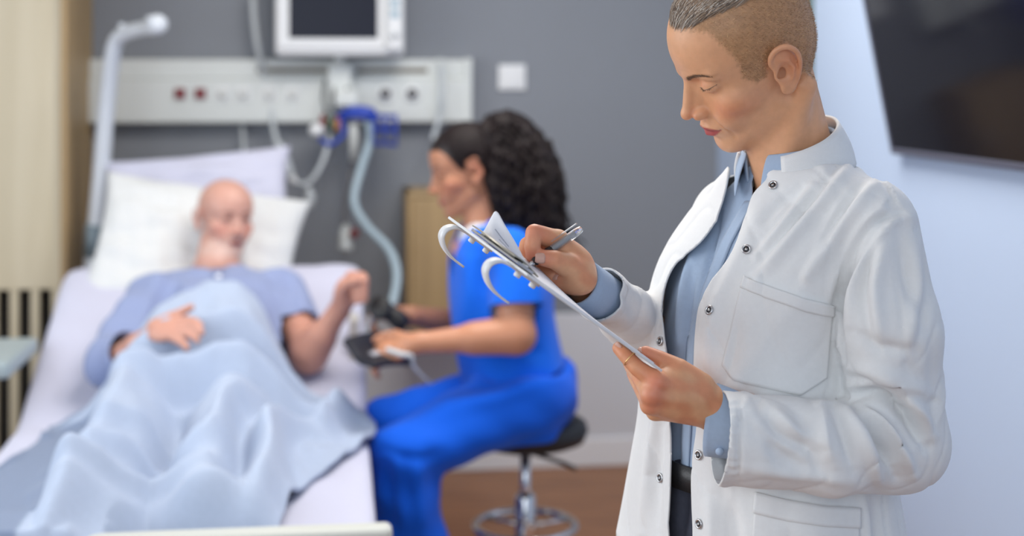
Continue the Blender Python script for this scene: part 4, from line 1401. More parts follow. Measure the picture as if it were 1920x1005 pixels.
    # folds, drawn on the side that faces the camera
    K = [
        # pull lines from the shoulder to the bust and pocket
        ([(1600, 300), (1540, 380), (1480, 450), (1420, 520)], 0.0050, 13, 1), ([(1640, 340), (1575, 430), (1515, 520)], 0.0045, 12, 1),
        ([(1655, 390), (1600, 470), (1560, 560)], 0.0050, 12, -1), ([(1525, 350), (1470, 420), (1420, 480)], 0.0035, 11, 1),
        ([(1590, 360), (1540, 450), (1500, 540)], 0.003, 9),
        ([(1500, 350), (1452, 390), (1425, 430)], -0.003, 10), ([(1350, 560), (1330, 640), (1325, 720)], 0.003, 14), ([(1385, 600), (1372, 680), (1350, 730)], -0.003, 12),
        # armhole seam
        ([(1688, 400), (1640, 415), (1600, 470), (1575, 540), (1568, 610), (1580, 680)], -0.0085, 8),
        ([(1705, 405), (1660, 425), (1622, 480), (1598, 550), (1592, 610)], 0.005, 10),
        # shoulder seam
        ([(1602, 285), (1650, 335), (1692, 402)], -0.0007, 3), ([(1608, 281), (1656, 330), (1698, 398)], 0.0008, 4),
        # sleeve: long soft folds and the creases at the bent elbow
        ([(1660, 440), (1640, 540), (1650, 640)], 0.0045, 14, 1), ([(1715, 450), (1720, 560), (1700, 660)], 0.0035, 14, -1), ([(1690, 420), (1700, 520), (1740, 620)], -0.003, 12),
        ([(1600, 620), (1650, 650), (1720, 660)], -0.004, 13), ([(1595, 690), (1660, 700), (1740, 740)], 0.0055, 14, 1),
        ([(1588, 742), (1640, 738), (1690, 770), (1735, 838)], -0.0095, 10), ([(1600, 722), (1655, 716), (1710, 752), (1748, 818)], 0.0075, 12),
        ([(1600, 765), (1645, 790), (1690, 850), (1712, 890)], 0.0075, 11), ([(1592, 752), (1625, 790), (1660, 850), (1680, 895)], -0.0070, 9),
        ([(1585, 768), (1610, 810), (1635, 870), (1650, 905)], 0.0060, 11), ([(1560, 760), (1580, 810), (1600, 880)], -0.0045, 11),
        ([(1540, 760), (1545, 800), (1560, 870)], 0.0045, 14), ([(1490, 770), (1510, 820), (1540, 900)], -0.003, 16),
        ([(1440, 765), (1480, 800), (1530, 830)], 0.0045, 14, 1), ([(1420, 790), (1450, 840), (1520, 890)], -0.0035, 16), ([(1400, 760), (1430, 800), (1440, 850)], 0.003, 14),
        ([(1400, 880), (1500, 890), (1600, 905)], 0.003, 12), ([(1750, 560), (1752, 700), (1748, 820)], -0.002, 14),
        ([(1389, 742), (1387, 820), (1384, 905)], -0.0016, 3.5),
        *[([(1364, y_), (1386, y_ + 1)], 0.0009, 4.5) for y_ in range(752, 900, 15)],
        # far sleeve
        ([(1150, 520), (1180, 560), (1190, 600)], -0.003, 12), ([(1190, 530), (1210, 570), (1215, 620)], 0.0035, 12), ([(1135, 540), (1160, 580)], 0.0025, 9),
        # skirt of the coat
        ([(1250, 700), (1225, 830), (1205, 1000)], 0.004, 10), ([(1240, 800), (1232, 900), (1232, 1000)], -0.003, 9), ([(1330, 920), (1335, 1000), (1340, 1080)], 0.003, 14),
        ([(1370, 925), (1380, 1010), (1390, 1100)], -0.003, 14), ([(1645, 920), (1650, 1000), (1655, 1100)], -0.005, 14), ([(1620, 930), (1625, 1000), (1630, 1100)], 0.003, 10),
        # turned front edges
        ([(1436, 350), (1405, 430), (1365, 520), (1332, 590), (1325, 680)], 0.0015, 12),
        ([(1228, 540), (1226, 640), (1226, 780)], 0.0015, 8),
    ]
    v = v + n * wob(v * V3(1, 1, 0.5), 0.0013, 0.09, 21)[:, None]
    rg = 1 - np.clip(np.abs(wob(v @ np.array([[1, 0.2, 0.4], [0.1, 1, -0.3], [-0.35, 0.3, 0.55]]), 1.0, 0.16, 77, 4)), 0, 1)
    v = v + n * (0.0032 * rg ** 4)[:, None]
    rg = 1 - np.clip(np.abs(wob(v * V3(1.2, 1.2, 0.5), 1.0, 0.10, 78, 4)), 0, 1)
    v = v - n * (0.0018 * rg ** 5)[:, None]
    v = fold(v, f, [(k_[0], k_[1] * 2.3) + tuple(k_[2:]) for k_ in K])
    v, f = clip(v, f, g)
    # a free front edge stands a little off the shirt
    coat = mesh_obj('coat', v, f, M_coat, root, solid=0.0025)
    bvC = BVHTree.FromPolygons([Vector(a) for a in v], [tuple(int(i) for i in a) for a in f])

    # standing collar of the coat
    collar('coat_collar', M_coat, nbase + FW * 0.002 + V3(0, 0, -0.020), 0.0785, 0.0700, 0.056, 0.022, 36, 324, 0.004, tilt=0.040, flare=0.004)

    # pockets
    v1, f1 = patch_between(bvC, [(1396, 519), (1450, 540), (1510, 560), (1560, 571)], [(1353, 684), (1377, 714), (1500, 741), (1549, 708)], 0.0035, 44, 28)
    pk = mesh_obj('chest_pocket', v1, f1, M_coat, root, solid=0.003)
    v1, f1 = patch_between(bvC, [(1396, 519), (1450, 540), (1510, 560), (1560, 571)], [(1390, 541), (1445, 562), (1508, 583), (1558, 594)], 0.0060, 44, 6)
    mesh_obj('pocket_hem', v1, f1, M_coat, pk, solid=0.003)
    v1, f1 = patch_between(bvC, [(1417, 922), (1480, 938), (1545, 950), (1611, 953)], [(1404, 1130), (1470, 1135), (1540, 1138), (1605, 1140)], 0.0035, 44, 28)
    pk = mesh_obj('side_pocket', v1, f1, M_coat, root, solid=0.003)
    v1, f1 = patch_between(bvC, [(1417, 922), (1480, 938), (1545, 950), (1611, 953)], [(1413, 962), (1478, 978), (1543, 988), (1610, 991)], 0.0060, 44, 6)
    mesh_obj('pocket_hem', v1, f1, M_coat, pk, solid=0.003)
    # sleeve hem band
    A = axes(-axL, V3(0, 0, 1))

    # snap fasteners
    def snap(px, py, r=0.0062, onb=bvC):
        d = nrm(P(px, py, 1) - V3(0, 0, HC))
        h = onb.ray_cast(Vector((0, 0, HC)), Vector(d))
        if h[0] is None:
            return
        nn = np.array(h[1]); nn = nn if nn @ d < 0 else -nn
        c = np.array(h[0]) + nn * 0.0012
        a, b = lathe([(0, 0), (r, 0), (r * 1.02, 0.0008), (r * 0.9, 0.0018), (r * 0.66, 0.0016), (r * 0.6, 0.0006), (0, 0.0006)], c, axes(nn), 24)
        o = mesh_obj('snap_button', a, b, M_steel, root)
        a, b = lathe([(0, 0), (r * 0.58, 0), (r * 0.58, 0.0008), (r * 0.36, 0.0010), (0, 0.0010)], c + nn * 0.0003, axes(nn), 20)
        mesh_obj('snap_socket', a, b, M_dark, o)
        a, b = lathe([(0, 0), (r * 0.30, 0), (r * 0.26, 0.0007), (0, 0.0008)], c + nn * 0.0011, axes(nn), 16)
        mesh_obj('snap_stud', a, b, M_steel, o)
    for s_ in ((1450, 348), (1400, 468), (1331, 582), (1311, 853), (1312, 982), (1239, 640), (1239, 896)):
        snap(*s_)
    return root, bvC


# ================================================================== clipboard, paper, pen
def clipboard():
    NB = P(1243, 694, 1.682); NT = P(990, 513, 1.548); FT = P(871, 426, 1.722)
    L = NT - NB; length = np.linalg.norm(L); l = L / length
    w = FT - NT; w = w - l * (w @ l); width = np.linalg.norm(w); w = w / width
    n = np.cross(l, w); n = n if n[2] > 0 else -n
    A = np.stack([l, w, n], 1)
    def Q(a, b, c):          # a from the bottom end, b from the near edge, c above the board
        return NB + l * a + w * b + n * c
    cb = empty('clipboard', NB); tag(cb, 'white clipboard with two bed hooks held by the doctor', 'clipboard')
    a, b = box(Q(length / 2, width / 2, -0.0015), (length / 2, width / 2, 0.0015), A, 0.0007)
    mesh_obj('board', a, b, M_whiteplastic, cb, False)
    # clip: hinge plate, pressed lever, two springs
    a, b = box(Q(length - 0.024, width / 2, 0.0030), (0.014, 0.055, 0.0018), A, 0.0008); mesh_obj('clip_plate', a, b, M_steel, cb, False)
    lv = [Q(length - 0.050, 0, 0.0025), Q(length - 0.036, 0, 0.0055), Q(length - 0.018, 0, 0.0075), Q(length - 0.004, 0, 0.0065)]
    pts0 = np.array([p + w * (width / 2 - 0.050) for p in lv]); pts1 = np.array([p + w * (width / 2 + 0.050) for p in lv])
    pts0 = smoothcurve(pts0, 5); pts1 = smoothcurve(pts1, 5)
    a, b = strip(pts0, pts1); mesh_obj('clip_lever', a, b, mat('clip_metal', lin(190, 184, 168), 0.35, metal=0.7), cb, solid=0.0015)
    for k in (-0.036, 0.036):
        a, b = tube([Q(length - 0.026, width / 2 + k - 0.008, 0.0055), Q(length - 0.026, width / 2 + k + 0.008, 0.0055)], 0.0032, 12, smooth=False)
        mesh_obj('clip_spring', a, b, M_dark, cb)
    a, b = tube([Q(length - 0.026, width / 2 - 0.055, 0.0055), Q(length - 0.026, width / 2 + 0.055, 0.0055)], 0.0014, 8, smooth=False); mesh_obj('clip_pin', a, b, M_steel, cb)
    # two flat hooks bolted below the top end
    for b0 in (0.040, width - 0.006):
        # profile in the (length, normal) plane
        pr = [(-0.050, -0.0045), (-0.012, -0.0045), (0.0, -0.0045), (0.013, -0.0070), (0.021, -0.015), (0.020, -0.0245), (0.011, -0.0320), (0.0, -0.0365), (-0.014, -0.0390), (-0.029, -0.0395)]
        pr = smoothcurve(pr, 6)
        sh_ = -0.024 if b0 > 0.1 else 0.0
        mid = np.array([Q(length + x + sh_, b0, z) for x, z in pr])
        a, b = strip(mid - w * 0.0065, mid + w * 0.0065)
        hk = mesh_obj('hook', a, b, M_whiteplastic, cb, solid=0.0026, offset=0)
        for x in (-0.046, -0.020):
            a, b = lathe([(0, 0), (0.0042, 0), (0.0042, 0.0045), (0.003, 0.0055), (0, 0.0055)], Q(length + x + sh_, b0, -0.0055), axes(-n), 14)
            mesh_obj('bolt', a, b, M_whiteplastic, hk)
    # the stack of paper under the clip, its top sheet lifted and curled
    nu, nv = 40, 22
    V = []
    for i in range(nu):
        t = i / (nu - 1)
        for j in range(nv):
            s = j / (nv - 1)
            aa = 0.006 + (length - 0.045) * t; bb = 0.010 + (width - 0.016) * s
            lift = 0.0012 + 0.016 * math.exp(-((t - 0.62) / 0.25) ** 2) * s ** 1.5
            V.append(Q(aa, bb, lift))
    pp = mesh_obj('paper_sheet', V, grid_faces(nu, nv), M_paper, solid=0.0004); tag(pp, 'white paper sheet lying on the clipboard under the writing hand', 'paper')
    a, b = box(Q(length / 2 - 0.014, width / 2, 0.0004), ((length - 0.05) / 2, width / 2 - 0.008, 0.0004), A); o = mesh_obj('form_stack', a, b, M_paper, None, False); tag(o, 'thin stack of forms clipped flat on the white board', 'paper')
    # leaf folded back over the clip, curling upright
    nu, nv = 30, 16
    A0, B0 = P(913, 447, 1.665), P(991, 505, 1.635)
    top = smoothcurve([(914, 432), (929, 396), (948, 424), (972, 464), (991, 503)], 8)
    V = []
    for i in range(nu):
        t = i / (nu - 1)
        base_ = A0 * (1 - t) + B0 * t
        k = t * (len(top) - 1); j0 = min(int(k), len(top) - 2); tp = top[j0] * (1 - (k - j0)) + top[j0 + 1] * (k - j0)
        for j in range(nv):
            s = j / (nv - 1)
            tip = P(tp[0], tp[1], 1.665 - 0.028 * t + 0.035)
            p_ = base_ * (1 - s) + tip * s + V3(-0.006, 0.012, 0.0) * math.sin(s * math.pi)
            V.append(p_)
    pv = np.array(V)
    o = mesh_obj('paper_leaf', pv, grid_faces(nu, nv), M_paper, solid=0.0004); tag(o, 'curled white paper leaf standing up at the clip', 'paper')
    # faint printed lines on the curled leaf
    g = pv.reshape(nu, nv, 3)
    for r_, (i0, i1) in enumerate(((10, 20), (12, 22))):
        jj = 8 - r_ * 3
        a, b = tube([g[i, jj] + V3(0, -0.0008, 0) for i in range(i0, i1)], 0.0006, 6, 1, smooth=False); mesh_obj('printed_line', a, b, M_ink, o)

    # pen
    pn = empty('pen', P(985, 502, 1.73)); tag(pn, 'clear plastic ballpoint pen in the doctor\'s writing hand', 'pen')
    t0, t1 = P(985, 503, 1.712), P(1091, 428, 1.752)
    ax = nrm(t1 - t0); Lp = np.linalg.norm(t1 - t0); Mx = axes(ax)
    a, b = lathe([(0.0004, 0), (0.0012, 0.002), (0.0030, 0.010), (0.0042, 0.014)], t0, Mx, 18); mesh_obj('tip', a, b, M_steel, pn)
    a, b = lathe([(0.0042, 0.013), (0.0055, 0.016), (0.0056, 0.040), (0.0050, 0.042)], t0, Mx, 20); mesh_obj('grip', a, b, M_black, pn)
    for k in range(6):
        a, b = lathe([(0.0054, -0.0006), (0.0060, 0), (0.0054, 0.0006)], t0 + ax * (0.019 + k * 0.0035), Mx, 18); mesh_obj('grip_ring', a, b, M_black, pn)
    a, b = lathe([(0.0046, 0.041), (0.0052, 0.043), (0.0053, Lp - 0.012), (0.0046, Lp - 0.002), (0.0, Lp)], t0, Mx, 22); mesh_obj('barrel', a, b, M_clear, pn)
    a, b = lathe([(0.0020, 0.042), (0.0020, Lp - 0.012)], t0, Mx, 12); mesh_obj('refill', a, b, mat('refill', lin(150, 152, 158), 0.3), pn)
    sd = nrm(np.cross(ax, V3(0, 1, 0))); sd = sd if sd[2] > 0 else -sd
    a, b = box(t0 + ax * (Lp - 0.024) + sd * 0.0085, (0.021, 0.0022, 0.0009), np.stack([ax, np.cross(sd, ax), sd], 1), 0.0005); mesh_obj('pocket_clip', a, b, M_clear, pn, False)
    # thin finger ring
    rc_ = P(1193, 685, 1.719); d_ = nrm(P(1172, 663, 1.729) - P(1232, 716, 1.713))
    a_ = np.linspace(0, 2 * math.pi, 33)
    X = axes(d_)
    a, b = tube([P(1181, 672.5, 1.6995) + X[:, 0] * 0.0100 * math.cos(q) + X[:, 1] * 0.0100 * math.sin(q) for q in a_], 0.0007, 8, 1, cap=False, smooth=False)
    o = mesh_obj('finger_ring', a, b, mat('gold', (0.8, 0.55, 0.25), 0.25, metal=1.0)); tag(o, 'thin gold ring on the doctor\'s index finger', 'ring')


# ================================================================== bed
BO = V3(-0.25, 2.70, 0)
MZ = 0.565


def BP(u, s, z):
    """bed point: u from the right edge to the left, s from the foot to the head, z up"""
    return BO + DD * s - RD * u + ZZ * z


S1, TH = 1.02, math.radians(25)


def mat_top(s):
    """height of the mattress top over the distance s along the bed"""
    s = np.asarray(s, float)
    t = np.clip(s - S1, 0, 10)
    k = 0.06
    soft = np.where(t < k, t * t / (2 * k), t - k / 2)
    return MZ + soft * math.tan(TH)


def pillow(name, c, ax, w, h, t, m, seed=0, sag=0.0):
    """a stuffed pillow; ax columns are width, height and thickness directions"""
    n = 44
    g = np.linspace(-1, 1, n)
    X, Y = np.meshgrid(g, g, indexing='ij')
    e = (1 - np.abs(X) ** 3.2) * (1 - np.abs(Y) ** 3.2)
    prof = np.clip(e, 0, 1) ** 0.52
    pin = 1 - 0.10 * (1 - np.abs(Y) ** 2) * np.abs(X) ** 6
    pin2 = 1 - 0.10 * (1 - np.abs(X) ** 2) * np.abs(Y) ** 6
    pts = []
    for sg in (1, -1):
        wr = wob(np.stack([X.ravel(), Y.ravel(), np.full(X.size, sg * 2.0)], 1), 0.035, 0.55, seed + sg, 7).reshape(X.shape)
        wr = wr + wob(np.stack([X.ravel(), Y.ravel(), np.full(X.size, sg)], 1), 0.03, 0.28, seed + 7 + sg, 6).reshape(X.shape)
        Z = sg * prof * (1 + wr * 2.4) * t / 2
        pts.append(np.stack([X * w / 2 * pin, Y * h / 2 * pin2, Z], -1).reshape(-1, 3))
    V = np.concatenate(pts)
    f = np.array(grid_faces(n, n))
    Fc = np.concatenate([f[:, ::-1], f + n * n])
    V = V @ np.asarray(ax, float).T + np.asarray(c, float)
    bm = bmesh.new()
    vs = [bm.verts.new(q) for q in V]
    for q in Fc:
        bm.faces.new([vs[int(i)] for i in q])
    bmesh.ops.remove_doubles(bm, verts=bm.verts[:], dist=0.0004)
    bmesh.ops.recalc_face_normals(bm, faces=bm.faces[:])
    me = bpy.data.meshes.new(name); bm.to_mesh(me); bm.free()
    me.polygons.foreach_set('use_smooth', np.ones(len(me.polygons), bool))
    o = link(name, me, None, m)
    md = o.modifiers.new('smooth', 'SUBSURF'); md.levels = md.render_levels = 1
    return o


def blanket_mesh():
    ns, nu = 190, 150
    S = np.linspace(-0.07, 1.30, ns); T = np.linspace(0, 1, nu)
    V = np.zeros((ns, nu, 3))
    # outline in bed space: right edge, left edge and head edge
    for i, s in enumerate(S):
        u0 = np.interp(s, [-0.1, 0.0, 0.3, 0.55, 0.8, 1.0, 1.1, 1.3], [0.20, 0.19, 0.165, 0.115, 0.05, 0.0, -0.02, -0.02])
        u1 = np.interp(s, [-0.1, 0.3, 0.7, 0.95, 1.1, 1.3], [1.22, 1.02, 0.86, 0.82, 0.80, 0.80])
        V[i, :, 0] = u0 + (u1 - u0) * T
        V[i, :, 1] = s
    u = V[..., 0]; s = V[..., 1].copy()
    # the turned-back head edge lies higher over the belly than at the sides
    top = np.interp(u, [-0.1, 0.08, 0.18, 0.30, 0.44, 0.58, 0.70, 0.80, 0.95, 1.3], [1.02, 1.00, 1.10, 1.24, 1.27, 1.16, 1.06, 1.02, 1.00, 0.98])
    k = (s - S[0]) / (S[-1] - S[0])
    foot = np.interp(u, [0.0, 0.44, 0.56, 1.3], [0.0, 0.0, -0.14, -0.16])
    s = foot + k * (top - foot)
    q = np.stack([u.ravel(), s.ravel(), np.zeros(u.size)], 1)
    base = mat_top(s)
    belly = 0.215 * np.exp(-(np.abs(u - 0.43) / 0.225) ** 3.2 - (np.clip(1.06 - s, 0, 9) / 0.24) ** 2)
    legs = 0
    for uc, ku in ((0.33, 0.10), (0.57, 0.11)):
        prof = np.interp(s, [-0.1, 0.05, 0.16, 0.35, 0.60, 0.80, 1.0, 1.3], [0.03, 0.12, 0.10, 0.085, 0.125, 0.135, 0.12, 0.10])
        legs = np.maximum(legs, prof * np.exp(-((u - uc) / ku) ** 2))
    h = np.maximum(belly, legs) + 0.3 * np.minimum(belly, legs) + 0.022
    # soft folds across the lap and down the legs
    def ridge(pts, amp, wd):
        e, t, _ = seg_dist(np.stack([u.ravel(), s.ravel()], 1), smoothcurve(pts, 6))
        return (amp * np.exp(-(e / wd) ** 2) * np.sin(np.pi * np.clip(t, 0.05, 0.95)) ** 0.5).reshape(u.shape)
    folds = [([(0.05, 0.98), (0.25, 1.0), (0.45, 0.97), (0.68, 0.93)], 0.032, 0.028), ([(0.02, 0.90), (0.25, 0.90), (0.5, 0.86), (0.72, 0.80)], 0.030, 0.03),
             ([(0.1, 0.94), (0.3, 0.95), (0.5, 0.915), (0.70, 0.87)], -0.022, 0.020), ([(0.16, 0.84), (0.35, 0.83), (0.55, 0.79)], -0.018, 0.025),
             ([(0.20, 0.78), (0.32, 0.62), (0.36, 0.40)], 0.028, 0.035), ([(0.10, 0.78), (0.22, 0.60), (0.22, 0.30), (0.24, 0.05)], 0.05, 0.035), ([(0.30, 0.60), (0.29, 0.40), (0.30, 0.15)], -0.035, 0.03),
             ([(0.46, 0.75), (0.45, 0.50), (0.46, 0.20)], -0.03, 0.035), ([(0.64, 0.70), (0.68, 0.45), (0.66, 0.15)], 0.024, 0.03), ([(0.72, 0.85), (0.78, 0.6), (0.80, 0.3)], -0.03, 0.04),
             ([(0.42, 0.62), (0.52, 0.52), (0.62, 0.50)], 0.020, 0.03), ([(0.36, 0.42), (0.48, 0.36), (0.62, 0.34)], 0.03, 0.035), ([(0.40, 0.30), (0.52, 0.22), (0.66, 0.22)], -0.022, 0.03), ([(0.34, 0.20), (0.50, 0.12), (0.68, 0.12)], 0.03, 0.035),
             ([(0.80, 0.90), (0.92, 0.93), (1.02, 0.96)], 0.05, 0.035), ([(0.82, 0.75), (0.90, 0.50), (1.0, 0.2)], 0.03, 0.04), ([(0.90, 0.80), (1.0, 0.55), (1.12, 0.3)], -0.03, 0.04), ([(0.95, 0.82), (1.08, 0.6), (1.2, 0.4)], 0.03, 0.04),
             ([(0.12, 0.70), (0.10, 0.86), (0.02, 0.96)], 0.03, 0.03)]
    for a in folds:
        h = h + ridge(a[0], a[1] * 1.9, a[2] * 0.85)
    h = h + wob(q * V3(1, 1.0, 1), 0.006, 0.16, 31, 7).reshape(u.shape) + wob(q * V3(1.6, 0.6, 1), 0.005, 0.10, 33, 7).reshape(u.shape)
    # the thick quilt ends in a ridge on the left; beyond it lies the turned-out lining
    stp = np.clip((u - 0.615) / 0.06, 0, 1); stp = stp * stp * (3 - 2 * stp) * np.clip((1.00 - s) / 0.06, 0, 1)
    h = h + 0.03 * np.exp(-((u - 0.60) / 0.035) ** 2) * np.clip((1.0 - s) / 0.1, 0, 1)
    h = h * (1 - 0.62 * stp)
    lining_gap_shade = np.maximum(np.clip((stp - 0.45) / 0.2, 0, 1), np.clip((k - 0.945) / 0.01, 0, 1) * np.clip((np.abs(u - 0.42) - 0.26) / 0.04, 0, 1))  # lining; at the right head edge the same colour paints a gap's shade
    tuck = np.clip((s - foot) / 0.10, 0, 1); tuck = tuck * tuck * (3 - 2 * tuck)
    h = np.where(u < 0.50, h * tuck, h)
    h = np.maximum(h, 0.012)
    h = np.maximum(h, 0.085 * np.clip((u - 0.46) / 0.1, 0, 1) * np.clip((0.10 - s) / 0.08, 0, 1))
    z = base + h
    # over the left edge of the bed the cloth falls
    over = np.clip(u - 0.90, 0, 9)
    uu = np.where(over > 0, 0.90 + 0.10 * np.tanh(over / 0.10) + over * 0.28, u)
    z = z - np.where(over > 0, over * 0.85 * np.clip(over / 0.12, 0, 1), 0)
    # over the right edge
    ov = np.clip(0.0 - u, 0, 9)
    z = z - ov * 0.6
    # over the foot end
    of = np.clip(-0.095 - s, 0, 9)
    z = z - of * 1.6
    # the head edge rolls under
    e = np.clip((k - 0.965) / 0.035, 0, 1)
    z = z - 0.035 * e ** 2
    W = BO + s[..., None] * DD - uu[..., None] * RD + z[..., None] * ZZ
    lw = lining_gap_shade.reshape(-1, 1)
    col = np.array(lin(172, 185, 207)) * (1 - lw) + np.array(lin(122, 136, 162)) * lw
    return W.reshape(-1, 3), np.array(grid_faces(ns, nu)), col


def bed():
    b_ = empty('hospital_bed', BP(0.45, 1.0, 0)); tag(b_, 'white hospital bed with raised backrest and lifting pole', 'bed')
    def bbox(name, u0, u1, s0, s1, z0, z1, m, parent, bev=0.008):
        a, b = box(BP((u0 + u1) / 2, (s0 + s1) / 2, (z0 + z1) / 2), (abs(u1 - u0) / 2, abs(s1 - s0) / 2, abs(z1 - z0) / 2), RM, bev, 3)
        return mesh_obj(name, a, b, m, parent, smooth=False)
    bbox('base_frame', 0.03, 0.87, 0.0, 2.05, 0.30, 0.405, M_enamel, b_)
    bbox('footboard', -0.01, 0.91, -0.075, -0.045, 0.34, MZ + 0.035, M_enamel, b_, 0.012)
    bbox('footboard_rail', -0.02, 0.92, -0.085, -0.035, MZ + 0.03, MZ + 0.06, mat('footboard_trim', lin(206, 208, 200), 0.35), b_, 0.012)
    bbox('headboard', 0.0, 0.90, 2.06, 2.09, 0.34, 0.80, M_enamel, b_, 0.012)
    for u in (0.08, 0.82):
        for s in (0.15, 1.85):
            a, b = tube([BP(u, s, 0.32), BP(u, s, 0.10)], 0.022, 12, smooth=False)
            lg = mesh_obj('leg', a, b, M_enamel, b_)
            a, b = lathe([(0, -0.015), (0.055, -0.015), (0.062, -0.008), (0.062, 0.008), (0.055, 0.015), (0, 0.015)], BP(u, s, 0.063), axes(RD), 24)
            mesh_obj('castor', a, b, M_black, lg)
    # backrest panel under the raised end of the mattress
    sA, sB = S1 + 0.02, 1.74
    up = nrm(DD * math.cos(TH) + ZZ * math.sin(TH)); nr = nrm(-DD * math.sin(TH) + ZZ * math.cos(TH))
    c = BP(0.45, S1, MZ) + up * 0.42 - nr * 0.155
    a, b = box(c, (0.43, 0.40, 0.012), np.stack([RD, up, nr], 1), 0.004); mesh_obj('backrest', a, b, M_enamel, b_, False)
    # side guard on the nurse's side
    a, b = box(P(664, 640, 4.02), (0.014, 0.05, 0.075), RM, 0.01, 3); mesh_obj('side_guard', a, b, mat('guard_cream', lin(196, 192, 184), 0.4), b_, False)
    # lifting pole
    pl = [P(170, 560, 4.72), P(176, 470, 4.74), P(186, 370, 4.72), P(200, 200, 4.68), P(212, 100, 4.64), P(222, 72, 4.62), P(242, 60, 4.58), P(272, 52, 4.50), P(288, 46, 4.44)]
    a, b = tube(pl, [0.030, 0.030, 0.029, 0.027, 0.026, 0.025, 0.024, 0.023, 0.023], 16, 8)
    po = mesh_obj('lifting_pole', a, b, M_enamel, b_)
    a, b = tube([P(278, 52, 4.47), P(294, 46, 4.42), P(300, 44, 4.40)], [0.024, 0.032, 0.026], 16); mesh_obj('end_cap', a, b, M_enamel, po)
    a, b = tube([P(280, 30, 4.45), P(283, 46, 4.45)], 0.011, 10, smooth=False); mesh_obj('stop_pin', a, b, M_enamel, po)
    a, b = tube([P(228, 44, 4.6), P(230, 66, 4.6)], 0.010, 10, smooth=False); mesh_obj('stop_pin', a, b, M_enamel, po)
    a, b = tube([P(176, 480, 4.74), P(181, 420, 4.73)], 0.036, 16, smooth=False); mesh_obj('pole_socket', a, b, mat('socket_grey', lin(120, 136, 146), 0.4), po)

    # mattress with its fitted sheet
    path_s = np.r_[np.linspace(-0.03, S1 - 0.05, 26), np.linspace(S1 - 0.02, 1.76, 26)]
    prof = []
    n = 56
    for i in range(n):
        a = 2 * math.pi * i / n
        ca, sa = math.cos(a), math.sin(a)
        e = 0.16
        prof.append((0.45 * np.sign(ca) * abs(ca) ** e, 0.072 * np.sign(sa) * abs(sa) ** 0.35))
    prof = np.array(prof)
    V = []
    for j, s in enumerate(path_s):
        th = TH * np.clip((s - S1 + 0.06) / 0.12, 0, 1)
        nr_ = -DD * math.sin(th) + ZZ * math.cos(th)
        end = min(1.0, (min(j, len(path_s) - 1 - j) + 0.35) / 2.0)
        k = 1 - (1 - end) ** 2 * 0.12
        for x, y in prof:
            V.append(BP(0.45, s, float(mat_top(s))) - RD * x * k + nr_ * (y * (1 - (1 - end) ** 2 * 0.5) - 0.072))
    V = np.array(V)
    Fc = [(j * n + i, j * n + (i + 1) % n, (j + 1) * n + (i + 1) % n, (j + 1) * n + i) for j in range(len(path_s) - 1) for i in range(n)]
    Fc += [tuple(range(n)), tuple((len(path_s) - 1) * n + i for i in range(n))[::-1]]
    V = V + V3(0, 0, 1) * wob(V, 0.004, 0.18, 41)[:, None]
    m = mesh_obj('mattress', V, Fc, M_sheet); tag(m, 'white sheeted mattress raised at the head end of the bed', 'mattress')

    # pillows
    ax = np.stack([nrm(RD * 1.0 + V3(0, 0, -0.16)), nrm(DD * 0.55 + ZZ * 0.80 + RD * 0.02), nrm(np.cross(RD, DD * 0.55 + ZZ * 0.8))], 1)
    x_, y_ = ax[:, 0], nrm(ax[:, 1] - ax[:, 0] * (ax[:, 0] @ ax[:, 1])); ax = np.stack([x_, y_, np.cross(x_, y_)], 1)
    o = pillow('pillow', P(366, 482, 4.40), ax, 0.66, 0.52, 0.17, M_pillow, 3); tag(o, 'plump white pillow behind the patient\'s head', 'pillow', 'pillows on the bed')
    x_ = nrm(RD + V3(0, 0, 0.085)); y_ = nrm(DD * 0.42 + ZZ * 0.9); y_ = nrm(y_ - x_ * (x_ @ y_))
    o = pillow('pillow', P(376, 382, 4.66), np.stack([x_, y_, np.cross(x_, y_)], 1), 0.62, 0.36, 0.13, M_sheet, 8); tag(o, 'lavender white pillow propped upright against the headboard', 'pillow', 'pillows on the bed')

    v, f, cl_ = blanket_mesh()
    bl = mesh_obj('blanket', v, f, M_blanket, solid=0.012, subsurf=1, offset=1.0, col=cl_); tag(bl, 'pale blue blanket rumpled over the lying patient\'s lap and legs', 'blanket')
    # head-end band: lining at the left, painted gap shade at the right


# ================================================================== nurse on the stool
M_scrub = mat('blue_scrub_cloth', lin(14, 104, 226), 0.8, bump=0.05, scale=500, var=0.05, vscale=6, sheen=0.1, spec=0.2)
M_scrub2 = mat('blue_scrub_trouser', lin(6, 92, 218), 0.8, bump=0.05, scale=500, var=0.05, vscale=6, sheen=0.1, spec=0.2)
M_hair = mat('dark_brown_hair', lin(26, 18, 19), 0.6, bump=0.5, scale=120, var=0.3, vscale=40, spec=0.2)
M_vest = mat('white_vest', (0.7, 0.72, 0.76), 0.85)
M_shoe = mat('shoe_white', (0.7, 0.7, 0.7), 0.5)


